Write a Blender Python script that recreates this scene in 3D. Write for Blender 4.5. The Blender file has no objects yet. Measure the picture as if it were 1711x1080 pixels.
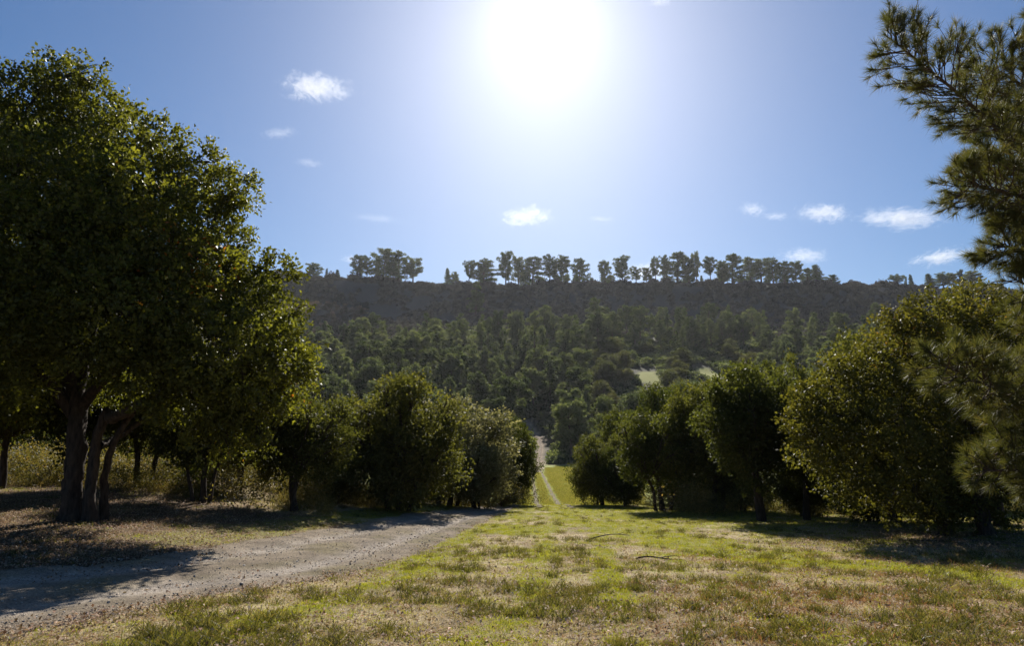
import bpy, math
import numpy as np
from mathutils import Vector

sc = bpy.context.scene
C = sc.collection
rng = np.random.default_rng(11)
pi = math.pi

# ------------------------------------------------------------------ camera
CAM_Z = 1.65
PITCH = math.radians(9.95)
F = 1711 * 24 / 36.0
cam = bpy.data.cameras.new('camera')
cam.lens, cam.sensor_width = 24.0, 36.0
cam.clip_start, cam.clip_end = 0.05, 30000
cam_o = bpy.data.objects.new('camera', cam)
C.objects.link(cam_o)
cam_o.location = (0, 0, CAM_Z)
cam_o.rotation_euler = (pi / 2 + PITCH, 0, 0)
sc.camera = cam_o


def ray(px, py):
    a, b = px - 855.5, 540 - py
    d = np.array([a, F * math.cos(PITCH) - b * math.sin(PITCH), F * math.sin(PITCH) + b * math.cos(PITCH)])
    return d / d[1]


def at(px, py, Y):
    return np.array([0, 0, CAM_Z]) + ray(px, py) * Y


# ------------------------------------------------------------------ sky and sun
SUN_DIR = ray(908, 40)
SUN_DIR = SUN_DIR / np.linalg.norm(SUN_DIR)
SUN_EL = math.asin(SUN_DIR[2])
SUN_AZ = math.atan2(SUN_DIR[0], SUN_DIR[1])

world = bpy.data.worlds.new('World')
sc.world = world
world.use_nodes = True
wt = world.node_tree
sky = wt.nodes.new('ShaderNodeTexSky')
sky.sky_type = 'NISHITA'
sky.sun_disc = False
sky.sun_elevation, sky.sun_rotation = SUN_EL, SUN_AZ
sky.air_density, sky.dust_density, sky.ozone_density = 1.0, 0.80, 6.0
sky.altitude = 100
hs = wt.nodes.new('ShaderNodeHueSaturation')
hs.inputs['Saturation'].default_value = 1.17
wt.links.new(sky.outputs[0], hs.inputs['Color'])
# aureole: sun glow added to the sky colour, fading with angle from the sun
geo = wt.nodes.new('ShaderNodeNewGeometry')
dot = wt.nodes.new('ShaderNodeVectorMath'); dot.operation = 'DOT_PRODUCT'
dot.inputs[1].default_value = tuple(-SUN_DIR)
wt.links.new(geo.outputs['Incoming'], dot.inputs[0])
ac = wt.nodes.new('ShaderNodeMath'); ac.operation = 'ARCCOSINE'; ac.use_clamp = False
wt.links.new(dot.outputs['Value'], ac.inputs[0])


def wmath(op, a, b):
    n = wt.nodes.new('ShaderNodeMath'); n.operation = op
    for i, v in enumerate((a, b)):
        if isinstance(v, (int, float)):
            n.inputs[i].default_value = v
        elif v is not None:
            wt.links.new(v, n.inputs[i])
    return n.outputs[0]


def aur(amp, width, power):
    t = wmath('POWER', wmath('DIVIDE', ac.outputs[0], math.radians(width)), power)
    e = wmath('POWER', 2.718281828, wmath('MULTIPLY', t, -1.0))
    return wmath('MULTIPLY', e, amp)


glow = wmath('ADD', aur(12.0, 2.2, 1.0), aur(0.1, 12.0, 1.0))
gcol = wt.nodes.new('ShaderNodeMix'); gcol.data_type = 'RGBA'; gcol.blend_type = 'MULTIPLY'
gcol.inputs[0].default_value = 1.0
gcol.inputs[6].default_value = (1.0, 0.99, 0.97, 1)
wt.links.new(glow, gcol.inputs[7])
addc = wt.nodes.new('ShaderNodeMix'); addc.data_type = 'RGBA'; addc.blend_type = 'ADD'
addc.inputs[0].default_value = 1.0
wt.links.new(hs.outputs[0], addc.inputs[6])
wt.links.new(gcol.outputs[2], addc.inputs[7])
bgn = wt.nodes['Background']
bgn.inputs['Strength'].default_value = 0.053
wt.links.new(addc.outputs[2], bgn.inputs['Color'])

sun = bpy.data.lights.new('sun', 'SUN')
sun.energy, sun.angle, sun.color = 5.0, math.radians(0.53), (1.0, 0.95, 0.86)
sun_o = bpy.data.objects.new('sun', sun)
C.objects.link(sun_o)
sun_o.rotation_euler = Vector(-SUN_DIR).to_track_quat('-Z', 'Y').to_euler()
sun_o.location = (0, 0, 60)

sc.view_settings.view_transform = 'Standard'
sc.view_settings.look = 'None'
sc.view_settings.exposure = 0.7
sc.view_settings.gamma = 1.0
sc.view_settings.use_curve_mapping = False
sc.render.engine = 'CYCLES'
cy = sc.cycles
cy.use_denoising = True
cy.denoising_prefilter = 'ACCURATE'
cy.max_bounces, cy.diffuse_bounces, cy.glossy_bounces = 4, 2, 1
cy.transmission_bounces, cy.transparent_max_bounces, cy.volume_bounces = 3, 6, 0
cy.caustics_reflective = cy.caustics_refractive = False
cy.sample_clamp_indirect = 4.0


# ------------------------------------------------------------------ helpers
def sstep(a, b, x):
    t = np.clip((np.asarray(x, float) - a) / (b - a), 0, 1)
    return t * t * (3 - 2 * t)


def hash2(i, j, s):
    n = (i * 374761393 + j * 668265263 + s * 2147483647) & 0xFFFFFFFF
    n = ((n ^ (n >> 13)) * 1274126177) & 0xFFFFFFFF
    return ((n ^ (n >> 16)) & 0xFFFF) / 65535.0


def vnoise(x, y, s=0):
    x, y = np.asarray(x, float), np.asarray(y, float)
    i, j = np.floor(x).astype(np.int64), np.floor(y).astype(np.int64)
    u, v = x - i, y - j
    u, v = u * u * (3 - 2 * u), v * v * (3 - 2 * v)
    a = hash2(i, j, s) * (1 - u) + hash2(i + 1, j, s) * u
    b = hash2(i, j + 1, s) * (1 - u) + hash2(i + 1, j + 1, s) * u
    return a * (1 - v) + b * v


def fbm(x, y, s=0, o=4):
    t, amp, tot = 0, 1, 0
    for k in range(o):
        t = t + amp * vnoise(np.asarray(x) * 2 ** k, np.asarray(y) * 2 ** k, s + k)
        tot += amp
        amp *= 0.5
    return t / tot


def unit(v):
    return v / np.maximum(np.linalg.norm(v, axis=-1, keepdims=True), 1e-9)


def rand_dir(n):
    return unit(rng.normal(size=(n, 3)))


def mesh_np(name, V, Fc, mat, smooth=False, fattr=None, col=None):
    me = bpy.data.meshes.new(name)
    V = np.ascontiguousarray(V, dtype=np.float32)
    Fc = np.ascontiguousarray(Fc, dtype=np.int32)
    n, k = Fc.shape
    me.vertices.add(len(V)); me.vertices.foreach_set('co', V.ravel())
    me.loops.add(n * k); me.loops.foreach_set('vertex_index', Fc.ravel())
    me.polygons.add(n)
    me.polygons.foreach_set('loop_start', np.arange(0, n * k, k, dtype=np.int32))
    if smooth:
        me.polygons.foreach_set('use_smooth', np.ones(n, dtype=bool))
    if fattr is not None:
        a = me.attributes.new('leafvar', 'FLOAT', 'FACE')
        a.data.foreach_set('value', np.asarray(fattr, dtype=np.float32))
    if col is not None:
        a = me.attributes.new('col', 'FLOAT_COLOR', 'POINT')
        a.data.foreach_set('color', np.ascontiguousarray(col, dtype=np.float32).ravel())
    me.update(calc_edges=True)
    if mat is not None:
        me.materials.append(mat)
    return me


def obj(name, me, parent=None):
    o = bpy.data.objects.new(name, me)
    C.objects.link(o)
    if parent is not None:
        o.parent = parent
    return o


def tag(o, label=None, cat=None, group=None, kind=None):
    if label: o['label'] = label
    if cat: o['category'] = cat
    if group: o['group'] = group
    if kind: o['kind'] = kind
    return o


def thing(name, label, cat, loc, group=None, rz=0, scale=(1, 1, 1)):
    o = bpy.data.objects.new(name, None)
    C.objects.link(o)
    o.empty_display_size = 0.3
    o.location = loc
    o.rotation_euler = (0, 0, rz)
    o.scale = scale
    return tag(o, label, cat, group)


# ------------------------------------------------------------------ materials
def newmat(name):
    m = bpy.data.materials.new(name)
    m.use_nodes = True
    nt = m.node_tree
    nt.nodes.clear()
    out = nt.nodes.new('ShaderNodeOutputMaterial')
    return m, nt, out


def ramp(nt, fac, stops):
    r = nt.nodes.new('ShaderNodeValToRGB')
    e = r.color_ramp.elements
    while len(e) < len(stops):
        e.new(0.5)
    for el, (p, c) in zip(e, stops):
        el.position, el.color = p, (*c, 1)
    nt.links.new(fac, r.inputs[0])
    return r.outputs[0]


def leaf_mat(name, stops, trans=0.35, tcol=(2.5, 2.5, 0.7), rough=0.5, spec=0.22, objvar=0.0):
    """foliage: per-leaf colour, gloss and light passing through the blade"""
    m, nt, out = newmat(name)
    at_ = nt.nodes.new('ShaderNodeAttribute'); at_.attribute_name = 'leafvar'
    colr = ramp(nt, at_.outputs['Fac'], stops)
    if objvar:
        oi = nt.nodes.new('ShaderNodeObjectInfo')
        mr = nt.nodes.new('ShaderNodeMapRange')
        mr.inputs[3].default_value, mr.inputs[4].default_value = 1 - objvar, 1 + objvar
        nt.links.new(oi.outputs['Random'], mr.inputs[0])
        h = nt.nodes.new('ShaderNodeHueSaturation')
        nt.links.new(mr.outputs[0], h.inputs['Value'])
        mr2 = nt.nodes.new('ShaderNodeMapRange')
        mr2.inputs[3].default_value, mr2.inputs[4].default_value = 0.52, 0.475
        nt.links.new(oi.outputs['Random'], mr2.inputs[0])
        nt.links.new(mr2.outputs[0], h.inputs['Hue'])
        nt.links.new(colr, h.inputs['Color'])
        colr = h.outputs[0]
    p = nt.nodes.new('ShaderNodeBsdfPrincipled')
    p.inputs['Roughness'].default_value = rough
    p.inputs['Specular IOR Level'].default_value = spec
    nt.links.new(colr, p.inputs['Base Color'])
    mx = nt.nodes.new('ShaderNodeMix'); mx.data_type = 'RGBA'; mx.blend_type = 'MULTIPLY'
    mx.inputs[0].default_value = 1
    mx.inputs[7].default_value = (*tcol, 1)
    nt.links.new(colr, mx.inputs[6])
    t = nt.nodes.new('ShaderNodeBsdfTranslucent')
    nt.links.new(mx.outputs[2], t.inputs['Color'])
    ms = nt.nodes.new('ShaderNodeMixShader')
    ms.inputs[0].default_value = trans
    nt.links.new(p.outputs[0], ms.inputs[1])
    nt.links.new(t.outputs[0], ms.inputs[2])
    nt.links.new(ms.outputs[0], out.inputs[0])
    return m


def bark_mat(name, c1, c2, scale=6.0):
    m, nt, out = newmat(name)
    tc = nt.nodes.new('ShaderNodeTexCoord')
    mp = nt.nodes.new('ShaderNodeMapping')
    mp.inputs['Scale'].default_value = (scale, scale, scale * 0.25)
    nt.links.new(tc.outputs['Object'], mp.inputs[0])
    n = nt.nodes.new('ShaderNodeTexNoise')
    n.inputs['Scale'].default_value = 2.0
    n.inputs['Detail'].default_value = 6
    nt.links.new(mp.outputs[0], n.inputs['Vector'])
    col = ramp(nt, n.outputs['Fac'], [(0.3, c1), (0.7, c2)])
    p = nt.nodes.new('ShaderNodeBsdfPrincipled')
    p.inputs['Roughness'].default_value = 0.9
    p.inputs['Specular IOR Level'].default_value = 0.2
    nt.links.new(col, p.inputs['Base Color'])
    b = nt.nodes.new('ShaderNodeBump')
    b.inputs['Strength'].default_value = 0.9
    b.inputs['Distance'].default_value = 0.04
    nt.links.new(n.outputs['Fac'], b.inputs['Height'])
    nt.links.new(b.outputs[0], p.inputs['Normal'])
    nt.links.new(p.outputs[0], out.inputs[0])
    return m


M = {}
M['oak_leaf'] = leaf_mat('oak_leaf', [(0, (0.040, 0.044, 0.016)), (0.5, (0.068, 0.072, 0.022)), (0.9, (0.115, 0.115, 0.032)),
                                      (0.965, (0.14, 0.13, 0.035)), (1.0, (0.24, 0.085, 0.025))], 0.44, (3.0, 2.9, 0.7), rough=0.5, spec=0.12)
M['oak_yellow'] = leaf_mat('oak_yellow', [(0, (0.050, 0.052, 0.016)), (0.5, (0.085, 0.083, 0.024)), (0.93, (0.130, 0.112, 0.034)),
                                          (1.0, (0.20, 0.10, 0.03))], 0.40, (2.2, 2.1, .7), rough=0.55, spec=0.08)
M['oak_far'] = leaf_mat('oak_far', [(0, (0.034, 0.039, 0.017)), (0.6, (0.058, 0.062, 0.025)), (1, (0.10, 0.098, 0.040))], 0.38, (2.8, 2.8, 0.8), rough=0.6, spec=0.06, objvar=0.18)
M['grey_leaf'] = leaf_mat('grey_leaf', [(0, (0.11, 0.11, 0.058)), (0.6, (0.17, 0.165, 0.09)), (1, (0.25, 0.23, 0.14))], 0.4, (1.8, 1.7, 0.95), rough=0.6, spec=0.06)
M['pine_far'] = leaf_mat('pine_far', [(0, (0.042, 0.055, 0.032)), (0.6, (0.076, 0.093, 0.053)), (1, (0.132, 0.146, 0.088))], 0.32, (2.7, 2.7, 1.1), rough=0.7, spec=0.08, objvar=0.38)
M['pine_needle'] = leaf_mat('pine_needle', [(0, (0.046, 0.055, 0.022)), (0.55, (0.082, 0.086, 0.032)), (0.88, (0.115, 0.10, 0.042)),
                                            (1.0, (0.16, 0.10, 0.045))], 0.36, (2.0, 1.9, 0.75), rough=0.5)
M['scrub'] = leaf_mat('scrub', [(0, (0.055, 0.055, 0.052)), (0.6, (0.084, 0.080, 0.073)), (1, (0.125, 0.115, 0.098))], 0.15, (1.6, 1.4, 1.0), rough=0.7, spec=0.1, objvar=0.3)  # lightened and greyed so the colour carries some of the ridge haze
M['dry_scrub'] = leaf_mat('dry_scrub', [(0, (0.10, 0.08, 0.06)), (0.6, (0.17, 0.13, 0.095)), (1, (0.27, 0.21, 0.16))], 0.3, (1.3, 1.2, 1.0), rough=0.8, spec=0.1, objvar=0.3)  # scrub colour lightened to imitate sunlight on the left shoulder
M['rust'] = leaf_mat('rust', [(0, (0.10, 0.05, 0.03)), (1, (0.22, 0.11, 0.06))], 0.3, (1.1, 1.0, 0.8))
M['grass'] = leaf_mat('grass', [(0, (0.115, 0.112, 0.028)), (0.6, (0.185, 0.176, 0.042)), (1, (0.27, 0.24, 0.075))], 0.54, (2.0, 2.15, 0.34), rough=0.5, objvar=0.2)
M['turf'] = leaf_mat('turf', [(0, (0.14, 0.13, 0.04)), (0.6, (0.22, 0.205, 0.065)), (1, (0.32, 0.28, 0.12))], 0.45, (1.55, 1.55, 0.65), rough=0.6, spec=0.1, objvar=0.25)
M['tuft'] = leaf_mat('tuft', [(0, (0.045, 0.048, 0.018)), (0.7, (0.085, 0.083, 0.030)), (1, (0.17, 0.14, 0.065))], 0.42, (2.0, 1.9, 0.7), rough=0.5, objvar=0.25)
M['straw'] = leaf_mat('straw', [(0, (0.21, 0.155, 0.088)), (0.6, (0.36, 0.28, 0.165)), (1, (0.50, 0.42, 0.28))], 0.4, (1.4, 1.3, 0.9), rough=0.7, spec=0.1, objvar=0.25)
M['brush'] = leaf_mat('brush', [(0, (0.06, 0.06, 0.02)), (0.6, (0.11, 0.10, 0.035)), (1, (0.18, 0.14, 0.06))], 0.4, (2.0, 1.8, 0.8), rough=0.6, objvar=0.3)
M['rust_straw'] = leaf_mat('rust_straw', [(0, (0.13, 0.07, 0.03)), (0.6, (0.22, 0.125, 0.055)), (1, (0.33, 0.21, 0.10))], 0.4, (1.4, 1.2, 0.8), rough=0.7, spec=0.1, objvar=0.25)
M['weeds'] = leaf_mat('weeds', [(0, (0.10, 0.09, 0.03)), (0.6, (0.19, 0.16, 0.055)), (1, (0.29, 0.23, 0.10))], 0.4, (1.6, 1.5, 0.8), rough=0.6, objvar=0.25)
M['litter'] = leaf_mat('litter', [(0, (0.14, 0.09, 0.055)), (0.5, (0.26, 0.18, 0.115)), (0.85, (0.38, 0.28, 0.19)), (1, (0.52, 0.44, 0.35))], 0.25, (1.2, 1.1, 0.8), rough=0.75, spec=0.12, objvar=0.25)
M['oak_bark'] = bark_mat('oak_bark', (0.020, 0.015, 0.012), (0.080, 0.056, 0.042), 7)
M['pine_bark'] = bark_mat('pine_bark', (0.045, 0.032, 0.024), (0.13, 0.09, 0.065), 9)


# ------------------------------------------------------------------ terrain
HILL_Y = np.array([-400, 0, 20, 46, 58, 75, 120, 185, 215, 262, 330, 400, 470, 510, 590, 603, 616, 700, 900, 1700], float)
HILL_Z = np.array([0, 0, 0, 0, -1.1, -1.5, -1.6, -1.7, 1.5, 12.5, 33, 58, 78, 90, 141, 143.5, 142, 120, 90, 60], float)
RX = np.array([-900, -330, -190, -75, 0, 100, 290, 420, 900], float)
RH = np.array([163, 158, 150, 145.0, 143.0, 142.5, 143.0, 139.5, 132], float) / 143.5


def smooth_interp(x, xs, ys):
    """monotone cubic interpolation"""
    h = np.diff(xs); d = np.diff(ys) / h
    m = np.zeros_like(ys)
    m[0], m[-1] = d[0], d[-1]
    for i in range(1, len(xs) - 1):
        m[i] = 0 if d[i - 1] * d[i] <= 0 else 2 * d[i - 1] * d[i] / (d[i - 1] + d[i])
    x = np.clip(x, xs[0], xs[-1])
    k = np.clip(np.searchsorted(xs, x, side='right') - 1, 0, len(xs) - 2)
    t = (x - xs[k]) / h[k]
    return ((1 + 2 * t) * (1 - t) ** 2 * ys[k] + t * (1 - t) ** 2 * h[k] * m[k]
            + t * t * (3 - 2 * t) * ys[k + 1] + t * t * (t - 1) * h[k] * m[k + 1])


def terrain(x, y):
    x, y = np.asarray(x, float), np.asarray(y, float)
    s = 0.053 * sstep(-16, -1, x)
    near = -s * np.clip(y - 1, -20, 47)
    near = near - 0.053 * 46 * (1 - sstep(-16, -1, x)) * sstep(34, 60, y)
    yy = y + sstep(180, 300, y) * (1 - sstep(480, 560, y)) * 26 * (fbm(x / 90, y / 130, 5, 2) - 0.5) * 2
    far = smooth_interp(yy, HILL_Y, HILL_Z)
    rel = smooth_interp(x, RX, RH)
    far = np.where(far > 0, far * (1 + (rel - 1) * sstep(150, 560, y)), far)
    far = far + sstep(220, 330, y) * 3.5 * (fbm(x / 30, y / 30, 9, 2) - 0.5)
    far = far + sstep(545, 585, y) * 7 * (fbm(x / 42, y / 90, 13, 3) - 0.5)
    far = far + 11 * np.exp(-((y - 505) / 30) ** 2) * sstep(-95, -150, x)
    und = 0.10 * (fbm(x / 5.0, y / 5.0, 3, 3) - 0.5) + 0.035 * (fbm(x / 0.9, y / 0.9, 4, 2) - 0.5)
    return near + far + und * (1 - sstep(60, 120, y))


def ground_px(px, py, y0=3.0, y1=900.0):
    Y = np.exp(np.linspace(math.log(y0), math.log(y1), 5000))
    d = ray(px, py)
    P = np.array([0, 0, CAM_Z]) + Y[:, None] * d
    below = P[:, 2] <= terrain(P[:, 0], P[:, 1])
    i = int(np.argmax(below)) if below.any() else len(Y) - 1
    return P[i]


def resample(P, n):
    P = np.asarray(P, float)
    for _ in range(3):                                     # corner cutting, ends kept
        Q = [P[:1]]
        for a, b in zip(P[:-1], P[1:]):
            Q.append(np.array([a * .75 + b * .25, a * .25 + b * .75]))
        Q.append(P[-1:])
        P = np.concatenate(Q)
    s = np.concatenate([[0], np.cumsum(np.linalg.norm(np.diff(P, axis=0), axis=1))])
    t = np.linspace(0, s[-1], n)
    return np.stack([np.interp(t, s, P[:, k]) for k in range(P.shape[1])], 1)


def dist_poly(x, y, P):
    best = np.full(np.shape(x), 1e9)
    for a, b in zip(P[:-1], P[1:]):
        ab = b - a
        L = max(ab @ ab, 1e-9)
        t = np.clip(((x - a[0]) * ab[0] + (y - a[1]) * ab[1]) / L, 0, 1)
        best = np.minimum(best, np.hypot(x - a[0] - t * ab[0], y - a[1] - t * ab[1]))
    return best


# road edges, read off the near field and extended past the frame
up_px = [(0, 953), (180, 940), (330, 922), (450, 904), (560, 886), (650, 869), (730, 856), (800, 848.5)]
lo_px = [(0, 1062), (230, 1015), (430, 985), (600, 955), (700, 915), (775, 882), (825, 861), (858, 850)]
up_w = np.array([ground_px(*p)[:2] for p in up_px])
lo_w = np.array([ground_px(*p)[:2] for p in lo_px])
up_w = np.concatenate([[up_w[0] + (up_w[0] - up_w[2]) * 2.2], up_w, [up_w[-1] + np.array([0.2, 9])], [up_w[-1] + np.array([1.0, 20])]])
lo_w = np.concatenate([[lo_w[0] + (lo_w[0] - lo_w[2]) * 2.2], lo_w, [lo_w[-1] + np.array([0.4, 9])], [lo_w[-1] + np.array([1.2, 20])]])
up_w, lo_w = resample(up_w, 260), resample(lo_w, 260)
road_mid = (up_w + lo_w) / 2
road_half = np.linalg.norm(up_w - lo_w, axis=1) / 2


def road_mask(x, y):
    """1 inside the gravel, 0 outside (soft)"""
    P, H = road_mid[::5], road_half[::5]
    best = np.full(np.shape(x), -1e9)
    for p, h in zip(P, H):
        best = np.maximum(best, h - np.hypot(x - p[0], y - p[1]))
    return best                                            # metres inside (+) or outside (-)


track = np.array([ground_px(px, py, 62, 400)[:2] for px, py in [(915, 843), (908, 825), (902, 806), (897, 791), (893, 780)]])
track = np.concatenate([[track[0] - np.array([0.6, 22])], track])
bank = np.array([ground_px(px, py, 62, 400)[:2] for px, py in [(896, 790), (901, 765), (905, 740), (893, 722), (879, 704)]])
strips = {}
for k, pts in {'edge': [(858, 856), (800, 885), (700, 938), (560, 1010), (420, 1052), (270, 1085)],
               'upper': [(330, 905), (450, 885), (560, 866), (690, 851), (760, 846)],
               'right': [(930, 862), (1060, 885), (1250, 935), (1420, 945), (1560, 955), (1711, 978)],
               'band': [(925, 858), (912, 905), (880, 985), (830, 1085)],
               'band2': [(962, 858), (1000, 905), (1020, 985), (1050, 1085)],
               'far': [(850, 856), (940, 853), (1000, 856), (1080, 868)],
               'mid': [(830, 880), (870, 890), (950, 880)],
               'mid2': [(930, 862), (1010, 885), (1120, 900), (1160, 915)]}.items():
    strips[k] = np.array([ground_px(*p)[:2] for p in pts])
meadow = [ground_px(1086, 632, 200, 480), ground_px(1185, 627, 200, 480)]
BIG = ground_px(128, 872)                                   # foot of the great oak


def green_mask(x, y):
    g = np.zeros(np.shape(x))
    wid = {'edge': 0.5, 'band': 0.35, 'band2': 0.3, 'upper': 1.2, 'right': 0.9, 'far': 3.2, 'mid': 1.6, 'mid2': 1.3}
    for k, P in strips.items():
        g = np.maximum(g, (0.62 if k in ('band', 'band2', 'edge') else 1.0) * np.exp(-(dist_poly(x, y, P) / wid[k]) ** 2))
    n = 0.55 * fbm(x / 1.6, y / 2.4, 21, 4) + 0.45 * fbm(x / .42, y / .6, 23, 3)
    far = (0.22 * sstep(5, 14, y) + 0.50 * sstep(13, 34, y)) * sstep(-2.5, 1.0, x - 0.0 * y) 
    g = np.maximum(g, far)
    g = g * 0.9 + (n - 0.5) * 1.9 + 0.02
    return np.clip(sstep(0.12, 0.75, g), 0, 1)


# ground sheet: one grid, fine near the viewpoint, coarse on the hills
ys = np.concatenate([np.linspace(-60, 2.9, 40), np.exp(np.arange(math.log(3.0), math.log(1500), 0.0125))])
us = np.linspace(-1, 1, 321)
us = np.sign(us) * (0.75 * np.abs(us) + 0.25 * np.abs(us) ** 5)
hw = np.where(ys < 3, 60, 0) + np.where(ys >= 3, 5 + 1.12 * ys, 0)
hw = np.where(ys < 3, np.interp(ys, [-60, 3], [70, 5 + 1.12 * 3]), hw)
GX = us[None, :] * hw[:, None]
GX[:, 0] -= 900 * (1 - 0 * ys); GX[:, -1] += 900
GY = np.repeat(ys[:, None], len(us), 1)
GZ = terrain(GX, GY)
near = (GY < 62) & (np.abs(GX) < 60)
inside = np.full(GX.shape, -9.0)
inside[near] = road_mask(GX[near], GY[near])
GZ = GZ - 0.05 * sstep(-0.05, 0.35, inside)
nr, nc = GX.shape
idx = np.arange(nr * nc).reshape(nr, nc)
faces = np.stack([idx[:-1, :-1], idx[:-1, 1:], idx[1:, 1:], idx[1:, :-1]], -1).reshape(-1, 4)


def lerp3(a, b, t):
    return np.asarray(a) * (1 - t[..., None]) + np.asarray(b) * t[..., None]


n1 = fbm(GX / 2.5, GY / 2.5, 31, 4)
n2 = fbm(GX / 0.7, GY / 0.7, 41, 3)
col = lerp3((0.24, 0.188, 0.108), (0.41, 0.335, 0.205), sstep(0.3, 0.7, n2))
redd = sstep(1, 7, GX) * (1 - sstep(9, 20, GY)) * sstep(0.3, 0.6, n1)
col = lerp3(col, np.broadcast_to((0.22, 0.135, 0.066), col.shape), redd * 0.75)
gm = np.zeros(GX.shape)
gm[near] = green_mask(GX[near], GY[near])
gcol_ = lerp3((0.16, 0.155, 0.040), (0.25, 0.235, 0.05), n2)
col = lerp3(col, gcol_, gm)
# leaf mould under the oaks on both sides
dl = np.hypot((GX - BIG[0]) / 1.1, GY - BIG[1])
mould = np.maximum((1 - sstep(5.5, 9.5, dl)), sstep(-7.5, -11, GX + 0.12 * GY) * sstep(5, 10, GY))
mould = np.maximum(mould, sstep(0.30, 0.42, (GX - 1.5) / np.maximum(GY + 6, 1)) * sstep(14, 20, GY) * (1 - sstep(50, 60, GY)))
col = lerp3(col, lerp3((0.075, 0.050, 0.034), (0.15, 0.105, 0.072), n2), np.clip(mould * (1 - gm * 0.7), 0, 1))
# valley floor turf, wooded slope, scrub slope
val = sstep(52, 60, GY) * (1 - sstep(175, 195, GY))
turf = lerp3((0.16, 0.19, 0.03), (0.27, 0.29, 0.05), fbm(GX / 4, GY / 6, 51, 3))
col = lerp3(col, turf, val)
wood = sstep(178, 200, GY)
col = lerp3(col, lerp3((0.035, 0.036, 0.018), (0.075, 0.066, 0.038), fbm(GX / 12, GY / 12, 61, 3)), wood)
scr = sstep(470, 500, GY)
col = lerp3(col, lerp3((0.058, 0.058, 0.058), (0.088, 0.084, 0.080), fbm(GX / 9, GY / 9, 71, 3)), scr)  # slope ground greyed to match, distant haze put into its colour
dry = sstep(-108, -124, GX - 9 * (fbm(GX / 12, GY / 12, 73, 2) - .5)) * sstep(452, 470, GY) * (1 - sstep(518, 532, GY))  # shoulder ground painted paler, standing for sun on its gentler slope
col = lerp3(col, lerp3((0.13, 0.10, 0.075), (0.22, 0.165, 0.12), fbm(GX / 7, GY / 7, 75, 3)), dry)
db = np.full(GX.shape, 99.0)
bb = (GY > 60) & (GY < 420) & (np.abs(GX) < 80)
db[bb] = dist_poly(GX[bb], GY[bb], bank) + 2.4 * (fbm(GX[bb] / 5, GY[bb] / 5, 77, 3) - 0.5)
col = lerp3(col, lerp3((0.20, 0.145, 0.098), (0.34, 0.26, 0.185), fbm(GX / 4, GY / 4, 81, 3)), (1 - sstep(0.5, 1.9, db)))
for m_, rx_, ry_ in ((meadow[0], 7.0, 13), (meadow[1], 6.0, 11)):
    dm = np.hypot((GX - m_[0]) / rx_, (GY - m_[1]) / ry_) + 0.5 * (fbm(GX / 4, GY / 6, 83, 2) - 0.5)
    col = lerp3(col, np.broadcast_to((0.32, 0.32, 0.085), col.shape), 1 - sstep(0.85, 1.1, dm))


def ground_material():
    m, nt, out = newmat('ground')
    a = nt.nodes.new('ShaderNodeAttribute'); a.attribute_name = 'col'
    tc = nt.nodes.new('ShaderNodeTexCoord')
    n = nt.nodes.new('ShaderNodeTexNoise')
    n.inputs['Scale'].default_value = 22.0
    n.inputs['Detail'].default_value = 8
    n.inputs['Roughness'].default_value = 0.72
    nt.links.new(tc.outputs['Object'], n.inputs['Vector'])
    g = ramp(nt, n.outputs['Fac'], [(0.28, (0.42, 0.42, 0.42)), (0.5, (0.95, 0.93, 0.9)), (0.72, (1.75, 1.65, 1.5))])
    mx = nt.nodes.new('ShaderNodeMix'); mx.data_type = 'RGBA'; mx.blend_type = 'MULTIPLY'
    mx.inputs[0].default_value = 1
    nt.links.new(a.outputs['Color'], mx.inputs[6]); nt.links.new(g, mx.inputs[7])
    p = nt.nodes.new('ShaderNodeBsdfPrincipled')
    p.inputs['Roughness'].default_value = 0.95
    p.inputs['Specular IOR Level'].default_value = 0.1
    nt.links.new(mx.outputs[2], p.inputs['Base Color'])
    b = nt.nodes.new('ShaderNodeBump')
    b.inputs['Strength'].default_value = 0.8
    b.inputs['Distance'].default_value = 0.03
    nt.links.new(n.outputs['Fac'], b.inputs['Height'])
    nt.links.new(b.outputs[0], p.inputs['Normal'])
    nt.links.new(p.outputs[0], out.inputs[0])
    return m


M['ground'] = ground_material()
ones = np.ones(GX.shape)
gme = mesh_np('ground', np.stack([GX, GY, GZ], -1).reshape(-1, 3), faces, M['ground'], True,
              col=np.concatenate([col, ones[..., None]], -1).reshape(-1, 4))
tag(obj('ground', gme), 'sloping field of dry thatch and green grass running up to the wooded ridge', kind='structure')


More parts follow.
